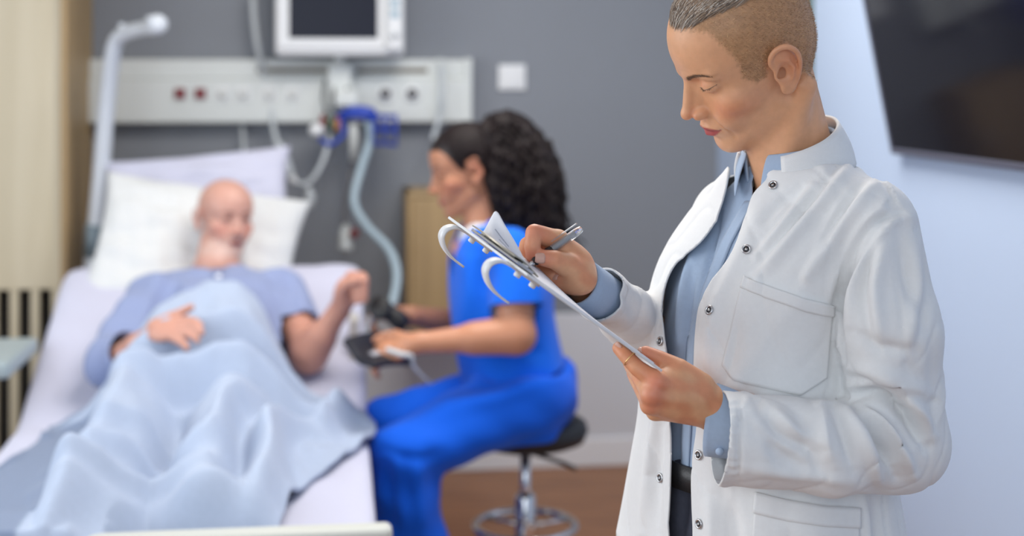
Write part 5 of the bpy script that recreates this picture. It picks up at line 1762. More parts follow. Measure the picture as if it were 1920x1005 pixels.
def nurse():
    root = empty('person', (0.02, 3.8, 0))
    tag(root, 'seated nurse in bright blue scrubs with long curly dark ponytail', 'person')
    H = Head(None, (-0.955, -0.13, -0.26), (-0.25, 0.0, 0.97), P(879, 322, 3.86), scale=1.03)
    base = np.array(lin(188, 132, 102)); blush = np.array(lin(186, 112, 88)); lip = np.array(lin(170, 96, 92))
    neck0 = P(908, 428, 3.86)
    shN, elN, wrN = P(962, 470, 3.68), P(968, 628, 3.62), P(778, 644, 3.60)
    shF, elF, wrF = P(925, 465, 4.03), P(900, 610, 4.06), P(768, 592, 3.92)
    fwd = nrm((-0.99, -0.12)); lf = np.array([-fwd[1], fwd[0]]); FW = np.r_[fwd, 0]; LF = np.r_[lf, 0]

    # ---- skin
    def f_head(p):
        d = H.field(p)
        d = sm(d, rc(p, H.wld((0, -2.6, -3.0)), neck0, 0.046, 0.056), 0.02)
        return sm(d, el(p, neck0 + V3(0.02, 0, -0.06), (0.11, 0.12, 0.06)), 0.03)
    c0 = H.t
    v, f = surf(f_head, c0 - V3(0.19, 0.16, 0.26), c0 + V3(0.19, 0.17, 0.17), 0.0032, 1)
    col = H.colors(v, base, lip, blush)
    q = H.loc(v)
    hp = [(-14, -5.5), (-4.0, -5.0), (-3.2, -1.0), (-2.0, 3.8), (0.6, 3.2), (1.2, 0.6), (2.7, 1.4), (4.1, 4.0), (5.3, 6.3), (6.6, 7.7), (14, 8.3), (14, 18), (-14, 18)]
    w = np.clip(poly_sd(q[:, 1:3], hp) / 0.5 + 0.5, 0, 1)[:, None]
    col = col * (1 - w) + np.array(lin(26, 18, 19)) * w
    # brow and lash line are hair colour
    x = np.abs(q[:, 0])
    br = np.exp(-((q[:, 2] - (3.05 + 0.5 * np.sin((x - 1.2) / 3.6 * 2.1))) / 0.32) ** 2) * (x > 1.2) * (x < 5.0) * (q[:, 1] > 5.5)
    col = col * (1 - 0.8 * br[:, None]) + np.array(lin(52, 36, 32)) * 0.8 * br[:, None]
    es = np.exp(-((q[:, 2] - 1.1) / 0.2) ** 2) * (x > 1.8) * (x < 4.7) * (q[:, 1] > 6.3)
    col = col * (1 - 0.8 * es[:, None]) + np.array(lin(40, 28, 26)) * 0.8 * es[:, None]
    parts = [(v, f, col)]

    def hand(p, wr, d, up, cur, s=1.0):
        """simple relaxed hand: wr wrist, d finger direction, up back-of-hand normal, cur curl of the fingers"""
        d = nrm(d); up = nrm(up - d * (up @ d)); sd = np.cross(d, up)
        e = el(p, wr + d * 0.05 * s, (0.048 * s, 0.040 * s, 0.016 * s), np.stack([d, sd, up], 1))
        e = sm(e, rc(p, wr - d * 0.01, wr + d * 0.03, 0.025 * s, 0.024 * s), 0.012)
        for k, (o, ln) in enumerate(((-0.029, 0.062), (-0.010, 0.076), (0.010, 0.072), (0.029, 0.060))):
            a = wr + d * 0.085 * s + sd * o * s
            b = a + (d * math.cos(cur * 0.6) - up * math.sin(cur * 0.6)) * ln * 0.45 * s
            c = b + (d * math.cos(cur * 1.5) - up * math.sin(cur * 1.5)) * ln * 0.33 * s
            g = c + (d * math.cos(cur * 2.2) - up * math.sin(cur * 2.2)) * ln * 0.25 * s
            e = sm(e, chain(p, [a, b, c, g], [0.0098 * s, 0.0092 * s, 0.0083 * s, 0.0072 * s]), 0.004)
        return e

    def thumb(p, pts, s=1.0):
        return chain(p, pts, [0.016 * s, 0.012 * s, 0.0105 * s, 0.009 * s])

    def f_armN(p):
        d = sm(rc(p, shN, elN, 0.052, 0.044), rc(p, elN, wrN, 0.044, 0.026), 0.02)
        d = sm(d, rc(p, elN, elN * 0.6 + wrN * 0.4, 0.046, 0.040), 0.02)
        d = sm(d, hand(p, wrN, V3(-0.93, 0.1, -0.30), V3(0.1, -0.55, 0.8), 0.75), 0.012)
        d = sm(d, thumb(p, [wrN + V3(-0.02, 0.0, 0.01), wrN + V3(-0.05, 0.03, 0.018), wrN + V3(-0.085, 0.045, 0.01), wrN + V3(-0.105, 0.045, 0.0)]), 0.008)
        return d
    lo = np.minimum(np.minimum(shN, elN), wrN) - V3(0.20, 0.09, 0.12); hi = np.maximum(np.maximum(shN, elN), wrN) + 0.08
    v, f = surf(f_armN, lo, hi, 0.0036, 1)
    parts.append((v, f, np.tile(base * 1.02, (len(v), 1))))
    def f_armF(p):
        d = sm(rc(p, shF, elF, 0.050, 0.042), rc(p, elF, wrF, 0.042, 0.026), 0.02)
        d = sm(d, hand(p, wrF, V3(-0.9, -0.2, 0.05), V3(0.1, 0.3, 0.9), 1.15), 0.012)
        d = sm(d, thumb(p, [wrF + V3(-0.02, -0.01, 0.012), wrF + V3(-0.05, -0.035, 0.022), wrF + V3(-0.08, -0.045, 0.02), wrF + V3(-0.10, -0.045, 0.008)]), 0.008)
        return d
    lo = np.minimum(np.minimum(shF, elF), wrF) - V3(0.20, 0.09, 0.09); hi = np.maximum(np.maximum(shF, elF), wrF) + 0.09
    v, f = surf(f_armF, lo, hi, 0.0040, 1)
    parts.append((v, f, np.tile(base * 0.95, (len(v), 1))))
    V, Fc, C = merge(parts)
    mesh_obj('body', V, Fc, M_skin, root, col=C)

    # ---- scrub top
    def row(y, x0, x1, hw, dep=3.86):
        z = P(900, y, dep)[2]
        a, b = P(x0, y, dep)[0], P(x1, y, dep)[0]
        return z, ((a + b) / 2, dep, hw, (b - a) / 2)
    tb = [row(*r) for r in ((408, 880, 945, 0.085), (432, 858, 985, 0.155), (460, 846, 1012, 0.175), (520, 842, 1034, 0.185), (580, 844, 1040, 0.180), (640, 850, 1050, 0.180), (700, 862, 1060, 0.190), (760, 880, 1066, 0.195), (800, 900, 1062, 0.19))]
    zs = [a for a, b in tb]; rw = [b for a, b in tb]
    zt, rt_ = smooth_table(zs, rw)
    def f_top(p):
        d = vloft(p, zt, rt_, fwd, 2.3)
        for sh, el_ in ((shN, elN), (shF, elF)):
            e = rc(p, sh + V3(0, 0, 0.0), sh + (el_ - sh) * 0.78, 0.062, 0.067)
            d = sm(d, e, 0.035)
        return d
    v, f = surf(f_top, (-0.25, 3.50, 0.48), (0.24, 4.22, 1.16), 0.006, 2)
    g = np.ones(len(v))
    for sh, el_ in ((shN, elN), (shF, elF)):
        a = nrm(el_ - sh); c = sh + (el_ - sh) * 0.66
        mk = (rc(v, sh, el_, 0.085, 0.085) < 0) & (((v - c) @ a) > -0.03)
        tor = vloft(v, zt, rt_, fwd, 2.3)
        mk &= rc(v, sh, el_, 0.067, 0.067) < tor
        g = np.where(mk, np.minimum(g, -((v - c) @ a) * 20), g)
    rel = v - neck0
    hole = np.sqrt((rel @ LF) ** 2 + (rel @ FW) ** 2) - 0.066
    hole = np.where((rel @ FW) > 0.0, np.minimum(hole, np.abs(rel @ LF - 0.035) * 1.0 - 0.060 - (rel[:, 2]) * 0.40), hole)
    g = np.where(rel[:, 2] > -0.15, np.minimum(g, hole * 20), g)
    g = np.minimum(g, (v[:, 2] - P(900, 712, 3.8)[2] - 0.03 * ((v[:, 0] - 0.0) / 0.1)) * 20)
    v = v + vnormals(v, f) * wob(v * V3(1, 1, 0.6), 0.004, 0.14, 51, 6)[:, None]
    v = fold(v, f, [([(900, 640), (950, 655), (1000, 690)], 0.012, 14), ([(880, 620), (940, 640), (1010, 660)], -0.010, 12), ([(1000, 480), (1010, 560), (1000, 640)], 0.010, 14), ([(870, 460), (880, 540), (870, 620)], 0.008, 14), ([(900, 480), (910, 560)], -0.008, 14), ([(940, 440), (925, 500)], 0.008, 12)])
    v, f = clip(v, f, g)
    mesh_obj('scrub_top', v, f, M_scrub, root, solid=0.004)
    # vest that shows in the V of the neckline
    def f_vest(p):
        d = vloft(p, zt, rt_ - np.array([0, 0, 0.012, 0.012]), fwd, 2.3)
        return np.maximum(np.maximum(d, p[:, 2] - (neck0[2] + 0.02)), neck0[2] - 0.22 - p[:, 2])
    v, f = surf(f_vest, (-0.2, 3.6, 0.8), (0.2, 4.1, 1.14), 0.008, 2)
    mesh_obj('undershirt', v, f, M_vest, root)
    # folded neckband of the scrub top
    for s in (1, -1):
        pts = []
        for t in np.linspace(0, 1, 12):
            a = math.radians(165 - 150 * t) * s
            r_ = 0.071 + 0.012 * t
            pts.append(neck0 + LF * r_ * math.sin(a) + FW * r_ * math.cos(a) + V3(0, 0, 0.028 - 0.020 * t - 0.085 * max(0, t - 0.55)))
        pts = np.array(pts)
        a, b = strip(pts, pts + V3(0, 0, -0.045) + nrm_rows((pts - neck0) * V3(1, 1, 0)) * 0.012)
        mesh_obj('neckband', a, b, M_scrub, root, solid=0.004, subsurf=1)

    # ---- trousers
    hipN, hipF = P(985, 744, 3.73), P(965, 734, 3.96)
    knN, knF = P(756, 852, 3.58), P(728, 800, 3.88)
    anN, anF = P(800, 1160, 3.60), P(760, 1090, 3.92)
    anN = V3(P(792, 1100, 3.60)[0], 3.60, 0.10); anF = V3(P(748, 1100, 3.92)[0], 3.92, 0.10)
    def f_tr(p):
        d = rc(p, hipN, knN, 0.102, 0.080)
        d = sm(d, rc(p, hipF, knF, 0.098, 0.076), 0.02)
        d = sm(d, el(p, (hipN + hipF) / 2 + V3(0.02, 0, 0.02), (0.14, 0.20, 0.125)), 0.05)
        d = sm(d, rc(p, knN, anN, 0.080, 0.088), 0.03)
        d = sm(d, rc(p, knF, anF, 0.078, 0.086), 0.02)
        d = sm(d, vloft(p, zt, rt_ - np.array([0, 0, 0.006, 0.006]), fwd, 2.3), 0.02)
        return np.maximum(np.maximum(d, p[:, 2] - P(900, 690, 3.8)[2]), 0.07 - p[:, 2])
    v, f = surf(f_tr, (-0.52, 3.42, 0.05), (0.26, 4.2, 0.74), 0.0075, 2)
    v = v + vnormals(v, f) * wob(v, 0.004, 0.13, 55, 6)[:, None]
    v = fold(v, f, [([(1000, 690), (930, 720), (860, 730)], -0.012, 14), ([(1010, 720), (930, 745), (850, 760)], 0.010, 16), ([(800, 830), (780, 900), (790, 1000)], 0.012, 18), ([(720, 850), (730, 930), (735, 1000)], -0.012, 14), ([(830, 850), (770, 860), (720, 840)], -0.010, 12), ([(760, 860), (770, 940), (775, 1000)], -0.010, 12)])
    mesh_obj('scrub_trousers', v, f, M_scrub2, root)
    for an in (anN, anF):
        c = V3(an[0] - 0.05, an[1], 0)
        def f_sh(p, c=c):
            d = sm(el(p, c + V3(-0.05, 0, 0.035), (0.11, 0.05, 0.04)), el(p, c + V3(0.05, 0, 0.045), (0.06, 0.042, 0.05)), 0.03)
            return np.maximum(d, 0.001 - p[:, 2])
        v, f = surf(f_sh, c - V3(0.2, 0.1, 0.02), c + V3(0.2, 0.1, 0.13), 0.009, 1)
        mesh_obj('shoe', v, f, M_shoe, root)

    # ---- hair: smooth crown, band, curly ponytail
    def f_crown(p):
        q = H.loc(p)
        d = el(q, (0, -0.7, 4.7), (7.65, 9.3, 8.6))
        d = sm(d, el(q, (0, -3.5, 2.5), (6.9, 6.0, 6.4)), 1.5)
        cut = -poly_sd(q[:, 1:3], [(-14, -3.0), (-3.6, -3.0), (-3.0, 1.0), (-2.0, 4.0), (0.8, 3.2), (1.5, 1.6), (2.7, 2.2), (4.0, 4.4), (5.2, 6.6), (6.6, 8.0), (14, 8.9), (14, 18), (-14, 18)])
        return sx(d, cut, 0.5) * 0.01 * H.s
    v, f = surf(f_crown, c0 - V3(0.16, 0.14, 0.12), c0 + V3(0.16, 0.14, 0.17), 0.0045, 2)
    v = v + vnormals(v, f) * wob(v * V3(0.4, 2.2, 2.2), 0.0012, 0.012, 61, 6)[:, None]
    mesh_obj('combed_hair', v, f, M_hair, root)
    tail = [P(912, 262, 3.86), P(945, 262, 3.86), P(972, 305, 3.86), P(990, 360, 3.85), P(1004, 408, 3.84), P(1006, 445, 3.84)]
    trad = [0.040, 0.075, 0.092, 0.092, 0.075, 0.045]
    def f_tail(p):
        d = chain(p, tail, trad, 0.03)
        d = sm(d, el(p, P(935, 330, 3.82), (0.035, 0.05, 0.085)), 0.03)
        return d + wob(p, 0.006, 0.045, 63, 7) + wob(p, 0.003, 0.02, 64, 6)
    v, f = surf(f_tail, P(880, 500, 3.7) - V3(0, 0.1, 0), P(1090, 180, 3.98) + V3(0, 0.1, 0), 0.0055, 1)
    tl = mesh_obj('ponytail', v, f, M_hair, root)
    rs = np.random.RandomState(5)
    sp = []
    tc = smoothcurve(np.c_[np.array(tail), np.array(trad)], 8)
    for i in range(420):
        a = rs.uniform(0, 2 * math.pi); e = rs.uniform(0.90, 1.12)
        k0 = rs.randint(2, len(tc) - 14); ln = rs.randint(12, 22)
        pts = []
        ph = rs.uniform(0, 6.28); fq = rs.uniform(0.7, 1.2); amp = rs.uniform(0.004, 0.009)
        for k in range(k0, min(k0 + ln, len(tc))):
            t = k - k0
            ct = tc[k, :3]; r_ = tc[k, 3] * e
            tn = nrm(tc[min(k + 1, len(tc) - 1), :3] - tc[max(k - 1, 0), :3])
            U = nrm(np.cross(tn, V3(0, 1, 0))); W = np.cross(tn, U)
            aa = a + 0.02 * t
            pts.append(ct + (U * math.cos(aa) + W * math.sin(aa)) * (r_ + amp * math.cos(ph + fq * t)) + W * amp * math.sin(ph + fq * t) + V3(0, 0, -0.0012 * t))
        if len(pts) > 4:
            x_ = tube(pts, rs.uniform(0.0022, 0.0040), 5, 2, cap=False)
            sp.append(x_)
    # loose curls falling below the tail
    for i in range(110):
        a = rs.uniform(-0.07, 0.07); b = rs.uniform(-0.09, 0.09)
        st_ = P(1000 + 600 * a, 405 + rs.uniform(-30, 20), 3.84 + b)
        ph = rs.uniform(0, 6.28)
        pts = [st_ + V3(a * 0.12 * t + 0.007 * math.cos(ph + 0.8 * t), 0.007 * math.sin(ph + 0.8 * t), -0.009 * t) for t in range(rs.randint(6, 13))]
        sp.append(tube(pts, rs.uniform(0.002, 0.0035), 5, 2, cap=False))
    a, b, _ = merge(sp)
    o = mesh_obj('curls', a, b, M_hair, tl); o['kind'] = 'stuff'
    a_ = np.linspace(0, 2 * math.pi, 25)
    bn = P(916, 262, 3.86)
    a, b = tube([bn + V3(0.012 * math.sin(q), 0.044 * math.cos(q), 0.044 * math.sin(q)) for q in a_], 0.008, 8, 1, cap=False, smooth=False)
    mesh_obj('hair_tie', a, b, M_black, root)

    # ================= stool
    s = empty('stool', (P(985, 800, 3.85)[0], 3.85, 0)); tag(s, 'round black padded stool with chrome stem and foot ring', 'stool')
    cx = P(985, 800, 3.85)[0]; cy = 3.85
    zt2 = P(985, 792, 3.85)[2]
    a, b = lathe([(0, -0.055), (0.130, -0.055), (0.155, -0.045), (0.165, -0.02), (0.160, 0.0), (0.140, 0.012), (0, 0.014)], (cx + 0.005, cy, zt2), None, 48); mesh_obj('seat', a, b, M_black, s)
    a, b = lathe([(0, -0.075), (0.06, -0.075), (0.10, -0.058), (0, -0.056)], (cx, cy, zt2), None, 32); mesh_obj('seat_plate', a, b, M_dark, s)
    a, b = tube([V3(cx + 0.02, cy - 0.05, zt2 - 0.07), V3(cx + 0.09, cy - 0.12, zt2 - 0.075), V3(cx + 0.13, cy - 0.15, zt2 - 0.085)], 0.006, 8); mesh_obj('height_lever', a, b, M_black, s)
    a, b = lathe([(0.014, 0), (0.014, 0.24)], (cx, cy, zt2 - 0.30), None, 20); mesh_obj('stem', a, b, M_chrome, s)
    a, b = lathe([(0.020, 0.0), (0.028, 0.01), (0.028, 0.20), (0.018, 0.215)], (cx, cy, 0.12), None, 24); mesh_obj('gas_cylinder', a, b, M_chrome, s)
    zr = P(985, 986, 3.85)[2]
    a_ = np.linspace(0, 2 * math.pi, 49)
    a, b = tube([V3(cx + 0.135 * math.cos(q), cy + 0.135 * math.sin(q), zr) for q in a_], 0.010, 10, 1, cap=False, smooth=False); mesh_obj('foot_ring', a, b, M_chrome, s)
    for k in range(3):
        q = k * 2.094 + 0.4
        a, b = tube([V3(cx + 0.02 * math.cos(q), cy + 0.02 * math.sin(q), zr), V3(cx + 0.133 * math.cos(q), cy + 0.133 * math.sin(q), zr)], 0.007, 8, smooth=False); mesh_obj('ring_spoke', a, b, M_chrome, s)
    a, b = lathe([(0, 0), (0.045, 0), (0.05, 0.03), (0.035, 0.06), (0, 0.06)], (cx, cy, 0.075), None, 24); mesh_obj('hub', a, b, M_chrome, s)
    for k in range(5):
        q = k * 1.2566 + 0.2
        e = V3(math.cos(q), math.sin(q), 0)
        a, b = tube([V3(cx, cy, 0.105) + e * 0.03, V3(cx, cy, 0.095) + e * 0.15, V3(cx, cy, 0.075) + e * 0.26], [0.020, 0.016, 0.012], 10); lg = mesh_obj('leg', a, b, M_chrome, s)
        a, b = lathe([(0, -0.02), (0.024, -0.02), (0.028, -0.012), (0.028, 0.012), (0.024, 0.02), (0, 0.02)], V3(cx, cy, 0.029) + e * 0.26, axes(np.cross(e, ZZ)), 20); mesh_obj('castor', a, b, M_black, lg)

    # ================= blood pressure set in the nurse's hands
    c = empty('pressure_cuff', P(700, 665, 3.62)); tag(c, 'black blood pressure cuff held out in the nurse\'s near hand', 'cuff')
    nu, nv = 26, 12
    V = []
    pa, pb, pc, pd = P(648, 640, 3.66), P(712, 640, 3.80), P(756, 684, 3.56), P(690, 690, 3.50)
    A0, B0, C0, D0 = P(644, 640, 3.60), P(732, 630, 3.80), P(772, 680, 3.66), P(700, 690, 3.46)
    for i in range(nu):
        t = i / (nu - 1)
        for j in range(nv):
            q = j / (nv - 1)
            p_ = (A0 * (1 - t) + D0 * t) * (1 - q) + (B0 * (1 - t) + C0 * t) * q
            V.append(p_ + V3(0, 0, 0.008 * math.sin(q * math.pi) - 0.012 * math.sin(t * math.pi) + 0.004 * math.sin(t * 9 + q * 3)))
    vv = np.array(V)
    mesh_obj('cuff_band', vv, grid_faces(nu, nv), mat('navy_nylon', lin(14, 16, 30), 0.6, bump=0.2, scale=300), c, solid=0.012, offset=0)
    g_ = vv.reshape(nu, nv, 3)
    for i in (12, 14, 16):
        a, b = tube([g_[i, j] + V3(0, -0.003, 0.0078) for j in range(3, 8)], 0.0022, 6, 1, smooth=False); mesh_obj('printed_mark', a, b, mat('white_print', (0.6, 0.6, 0.66), 0.7), c)
    b_ = empty('pressure_gauge', P(735, 595, 3.86)); tag(b_, 'black hand pump with gauge in the nurse\'s far hand', 'gauge')
    a, b = tube([P(706, 572, 3.84), P(722, 580, 3.84), P(748, 600, 3.84), P(762, 612, 3.84)], [0.014, 0.020, 0.026, 0.020], 16); mesh_obj('bulb', a, b, M_black, b_)
    a, b = lathe([(0, 0), (0.030, 0), (0.032, 0.006), (0.032, 0.016), (0.028, 0.020), (0, 0.020)], P(716, 578, 3.82), axes(V3(-0.3, -0.9, 0.25)), 28); gg = mesh_obj('gauge_case', a, b, M_black, b_)
    a, b = tube([P(700, 588, 3.85), P(690, 620, 3.85), P(700, 650, 3.78), P(715, 655, 3.72)], 0.0055, 8); mesh_obj('air_tube', a, b, M_cable, b_)
    line_pts = [P(748, 668, 3.60), P(790, 672, 3.58), P(800, 700, 3.60), P(860, 720, 3.66)]
    a, b = tube([P(725, 655, 3.58), P(752, 664, 3.56), P(772, 668, 3.56), P(778, 690, 3.58), P(810, 720, 3.62)], [0.007, 0.007, 0.005, 0.004, 0.003], 8)
    o = mesh_obj('stethoscope_tube', a, b, M_cable); tag(o, 'thin pale tube trailing from the nurse\'s near hand', 'tube')


# ================================================================== patient in the bed
M_paj = mat('grey_blue_pyjama', lin(144, 156, 192), 0.88, bump=0.05, scale=400, var=0.03, vscale=8, sheen=0.1, spec=0.15)


def patient():
    root = empty('person', BP(0.45, 1.2, MZ))
    tag(root, 'bald patient with white stubble lying in bed in grey blue pyjamas', 'person')
    H = Head(None, (0.60, -0.775, -0.02), (0.03, 0.10, 0.99), P(421, 414, 4.27), scale=0.97, mouth=0.16, wide=1.12)
    base = np.array(lin(206, 158, 142)); blush = np.array(lin(200, 124, 108)); lip = np.array(lin(150, 86, 82))
    neck0 = P(404, 500, 4.20)
    shR, elR, wrR = P(280, 558, 4.02), P(206, 686, 3.74), P(256, 646, 3.63)
    shL, elL, wrL = P(530, 550, 4.10), P(580, 664, 3.88), P(636, 582, 3.86)
    def f_head(p):
        d = H.field(p)
        q = H.loc(p)
        # open eyes: shallow orbits with a slit
        d = sm(d, rc(p, H.wld((0, -1.8, -3.5)), neck0, 0.052, 0.062), 0.02)
        return sm(d, el(p, neck0 + V3(0, 0.03, -0.05), (0.12, 0.10, 0.06)), 0.03)
    c0 = H.t
    v, f = surf(f_head, c0 - V3(0.17, 0.16, 0.24), c0 + V3(0.17, 0.16, 0.17), 0.0032, 1)
    col = H.colors(v, base, lip, blush)
    q = H.loc(v); x = np.abs(q[:, 0])
    bd = np.clip((-4.6 - q[:, 2]) / 1.5, 0, 1) * np.clip((q[:, 1] - 3.0) / 2.0, 0, 1) * np.clip((q[:, 2] + 10.3) / 0.6, 0, 1)
    lipm = (np.abs(q[:, 2] + 5.9) < 0.9) & (x < 2.3) & (q[:, 1] > 7.5)
    bd = np.where(lipm, 0, bd) * 0.34
    ms = np.exp(-((q[:, 2] + 4.2) / 0.7) ** 2 - (x / 2.6) ** 4) * (q[:, 1] > 8) * 0.25
    bd = np.maximum(bd, ms)[:, None]
    col = col * (1 - bd) + np.array(lin(206, 196, 190)) * bd
    br = np.exp(-((q[:, 2] - (3.0 + 0.4 * np.sin((x - 1.2) / 3.6 * 2.1))) / 0.35) ** 2) * (x > 1.2) * (x < 4.8) * (q[:, 1] > 5.5)
    col = col * (1 - 0.6 * br[:, None]) + np.array(lin(110, 80, 66)) * 0.6 * br[:, None]
    ey = np.exp(-((q[:, 2] - 1.45) / 0.55) ** 2 - ((x - 3.1) / 1.1) ** 4) * (q[:, 1] > 6.3)
    col = col * (1 - 0.9 * ey[:, None]) + np.array(lin(58, 38, 32)) * 0.9 * ey[:, None]
    parts = [(v, f, col)]

    def f_right(p):      # hand lying on the belly
        d = rc(p, elR, wrR, 0.040, 0.027)
        w = wrR
        pl = P(300, 622, 3.59)
        d = sm(d, rc(p, w, pl, 0.027, 0.026), 0.012)
        d = sm(d, el(p, P(312, 618, 3.58), (0.050, 0.040, 0.018), axes(V3(-0.15, -0.55, 0.8), V3(1, 0.05, 0.12))), 0.014)
        for a, b, c, e in (((334, 603, 3.69), (352, 600, 3.68), (366, 603, 3.66), (376, 610, 3.65)), ((337, 613, 3.67), (356, 612, 3.66), (370, 616, 3.645), (378, 624, 3.635)),
                           ((334, 624, 3.66), (352, 626, 3.645), (364, 631, 3.635), (370, 638, 3.63)), ((326, 634, 3.65), (338, 640, 3.64), (346, 646, 3.63), (350, 652, 3.625))):
            a, b, c, e = [P(t[0], t[1], t[2] - 0.10) for t in (a, b, c, e)]
            d = sm(d, chain(p, [a, b, c, e], [0.0115, 0.0108, 0.0098, 0.0085]), 0.005)
        d = sm(d, chain(p, [P(290, 612, 3.60), P(322, 594, 3.61), P(344, 584, 3.61), P(358, 576, 3.61)], [0.019, 0.014, 0.0115, 0.0095]), 0.008)
        return d
    lo = np.minimum(elR, P(240, 680, 3.5)) - 0.06; hi = np.maximum(P(400, 560, 3.68), elR) + V3(0.03, 0.05, 0.06)
    v, f = surf(f_right, lo, hi, 0.0036, 1)
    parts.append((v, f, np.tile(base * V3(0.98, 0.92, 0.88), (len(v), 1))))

    def f_left(p):       # forearm raised, loosely closed fist
        d = sm(rc(p, shL, elL, 0.050, 0.045), rc(p, elL, wrL, 0.045, 0.028), 0.02)
        d = sm(d, rc(p, elL, elL * 0.65 + wrL * 0.35, 0.047, 0.043), 0.02)
        k = 0.16
        d = sm(d, rc(p, wrL, P(648, 555, 4.0 - k), 0.028, 0.027), 0.012)
        d = sm(d, el(p, P(650, 548, 4.0 - k), (0.034, 0.030, 0.046), axes(V3(0.25, 0, 1))), 0.014)
        for i, (yy, r_) in enumerate(((518, 0.0125), (530, 0.0125), (543, 0.0118), (555, 0.0105))):
            a = P(656, yy - 2, 3.995 - 0.004 * i - k); b = P(680, yy, 3.975 - k); c = P(684, yy + 7, 3.945 - k); e = P(666, yy + 10, 3.945 - k)
            d = sm(d, chain(p, [a, b, c, e], [r_, r_ * 0.96, r_ * 0.9, r_ * 0.8]), 0.005)
        d = sm(d, chain(p, [P(640, 556, 3.985 - k), P(646, 538, 3.955 - k), P(658, 528, 3.94 - k), P(670, 526, 3.935 - k)], [0.018, 0.014, 0.012, 0.010]), 0.008)
        return d
    lo = np.minimum(np.minimum(shL, elL), P(520, 690, 4.0)) - V3(0.07, 0.22, 0.06); hi = np.maximum(shL, P(690, 500, 4.1)) + V3(0.04, 0.06, 0.06)
    v, f = surf(f_left, lo, hi, 0.0036, 1)
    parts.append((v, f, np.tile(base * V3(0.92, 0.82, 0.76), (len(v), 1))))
    V, Fc, C = merge(parts)
    mesh_obj('body', V, Fc, M_skin, root, col=C)

    # ---- pyjama top
    up = nrm(DD * math.cos(TH) + ZZ * math.sin(TH)); nr = nrm(-DD * math.sin(TH) + ZZ * math.cos(TH))
    A = np.stack([RD, up, nr], 1)
    ch = (shR + shL) / 2
    chest = ch + V3(0, 0, 0) - up * 0.10 - nr * 0.02
    def tors(p):
        d = el(p, chest, (0.205, 0.20, 0.115), A)
        d = sm(d, el(p, chest - up * 0.24 + nr * 0.0, (0.19, 0.22, 0.115), A), 0.08)
        d = sm(d, rc(p, shR + RD * 0.02 + V3(0, 0, -0.005), neck0 - V3(0, 0, 0.045), 0.058, 0.055), 0.05)
        d = sm(d, rc(p, shL - RD * 0.02 + V3(0, 0, -0.005), neck0 - V3(0, 0, 0.045), 0.058, 0.055), 0.05)
        return d
    hemL = shL + (elL - shL) * 0.58
    def f_top(p):
        d = tors(p)
        d = sm(d, chain(p, [shR, elR, elR + (wrR - elR) * 0.9], [0.064, 0.064, 0.056], 0.02), 0.03)
        d = sm(d, rc(p, shL, shL + (elL - shL) * 0.75, 0.064, 0.066), 0.03)
        return d
    v, f = surf(f_top, (-1.35, 3.55, 0.52), (-0.48, 4.55, 1.06), 0.0065, 2)
    g = np.ones(len(v))
    T = tors(v)
    a = nrm(elL - shL); mk = (rc(v, shL, elL, 0.066, 0.066) < T) & (((v - hemL) @ a) > -0.03)
    g = np.where(mk, np.minimum(g, -((v - hemL) @ a) * 20), g)
    a = nrm(wrR - elR); c = elR + (wrR - elR) * 0.62; mk = (rc(v, elR, wrR, 0.06, 0.06) < T) & (((v - c) @ a) > -0.04)
    g = np.where(mk, np.minimum(g, -((v - c) @ a) * 20), g)
    rel = v - neck0
    hole = np.linalg.norm(rel * V3(1, 0.8, 0.6), axis=1) - 0.068
    g = np.minimum(g, hole * 20)
    v = v + vnormals(v, f) * wob(v, 0.006, 0.15, 71, 7)[:, None]
    v = fold(v, f, [([(300, 500), (270, 600), (230, 680)], 0.014, 16), ([(330, 520), (300, 600), (290, 640)], -0.012, 14), ([(320, 500), (360, 560), (350, 620)], 0.010, 16), ([(500, 510), (470, 560), (460, 620)], 0.010, 16), ([(540, 520), (550, 570), (560, 610)], -0.010, 12), ([(215, 600), (230, 650), (215, 700)], -0.010, 14)])
    v, f = clip(v, f, g)
    top = mesh_obj('pyjama_top', v, f, M_paj, root, solid=0.006)
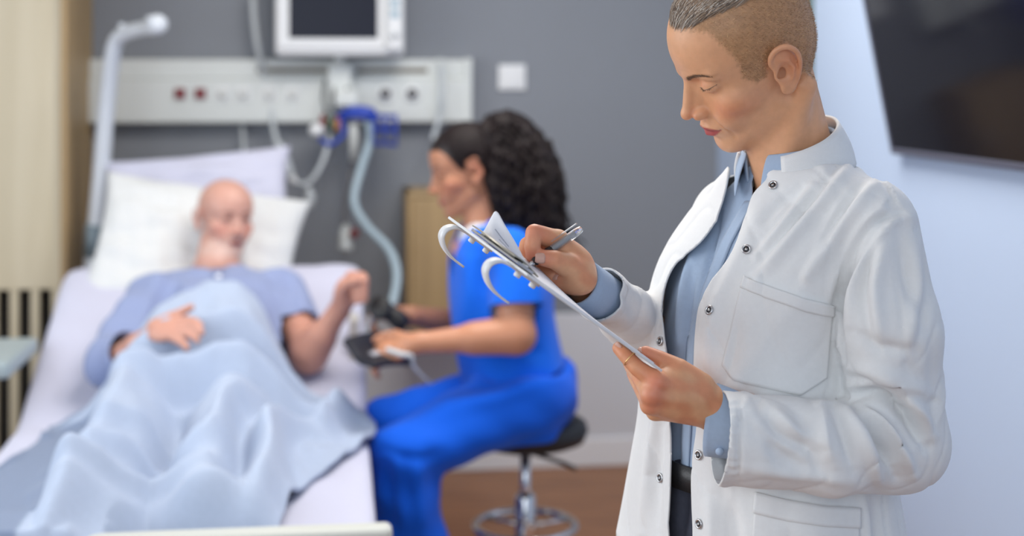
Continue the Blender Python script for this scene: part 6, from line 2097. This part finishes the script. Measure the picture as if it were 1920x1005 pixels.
    bv = BVHTree.FromPolygons([Vector(a) for a in v], [tuple(int(i) for i in a) for a in f])
    pv, pf = patch_between(bv, [(398, 506), (402, 540), (406, 590), (408, 630)], [(416, 504), (421, 540), (424, 590), (424, 630)], 0.004, 24, 5)
    mesh_obj('button_placket', pv, pf, mat('placket_blue', lin(136, 148, 186), 0.88), root, solid=0.004)
    for yy in (520, 550):
        d = nrm(P(411, yy, 1) - V3(0, 0, HC)); h = bv.ray_cast(Vector((0, 0, HC)), Vector(d))
        if h[0] is not None:
            a, b = lathe([(0, 0), (0.008, 0), (0.009, 0.002), (0.007, 0.004), (0, 0.004)], np.array(h[0]) + V3(0, -0.006, 0.002), axes(V3(0, -0.8, 0.6)), 14); mesh_obj('button', a, b, M_whiteplastic, root)
    # turned-down collar
    for s in (1, -1):
        a0 = []
        for t in np.linspace(0, 1, 10):
            a = math.radians(12 + 140 * t) * s
            a0.append(neck0 + V3(0.0, 0.01, 0.005) + V3(math.sin(a + 0.15), -math.cos(a + 0.15), 0) * 0.070 + V3(0, 0, 0.012 * t - 0.006))
        a0 = np.array(a0); out = nrm_rows((a0 - neck0) * V3(1, 1, 0))
        a, b = strip(a0, a0 + out * 0.03 + V3(0, 0, -0.028)[None] * np.linspace(1.3, 0.8, 10)[:, None])
        mesh_obj('collar_leaf', a, b, M_paj, root, solid=0.005, subsurf=1)
    # legs under the blanket
    def f_leg(p):
        d = None
        for uc in (0.34, 0.56):
            e = chain(p, [BP(0.45 + (uc - 0.45) * 0.8, 1.0, MZ + 0.055), BP(uc, 0.60, MZ + 0.028), BP(uc, 0.16, MZ + 0.025), BP(uc + 0.01, 0.10, MZ + 0.045)], [0.065, 0.03, 0.025, 0.025])
            d = e if d is None else np.minimum(d, e)
        return d
    v, f = surf(f_leg, BP(0.8, 0, 0.5) - V3(0.1, 0.1, 0), BP(0.2, 1.1, 0.72) + V3(0.3, 0.2, 0.05), 0.012, 1)
    mesh_obj('pyjama_trousers', v, f, M_paj, root)
room()
bed()
patient()
nurse()
doctor()
clipboard()
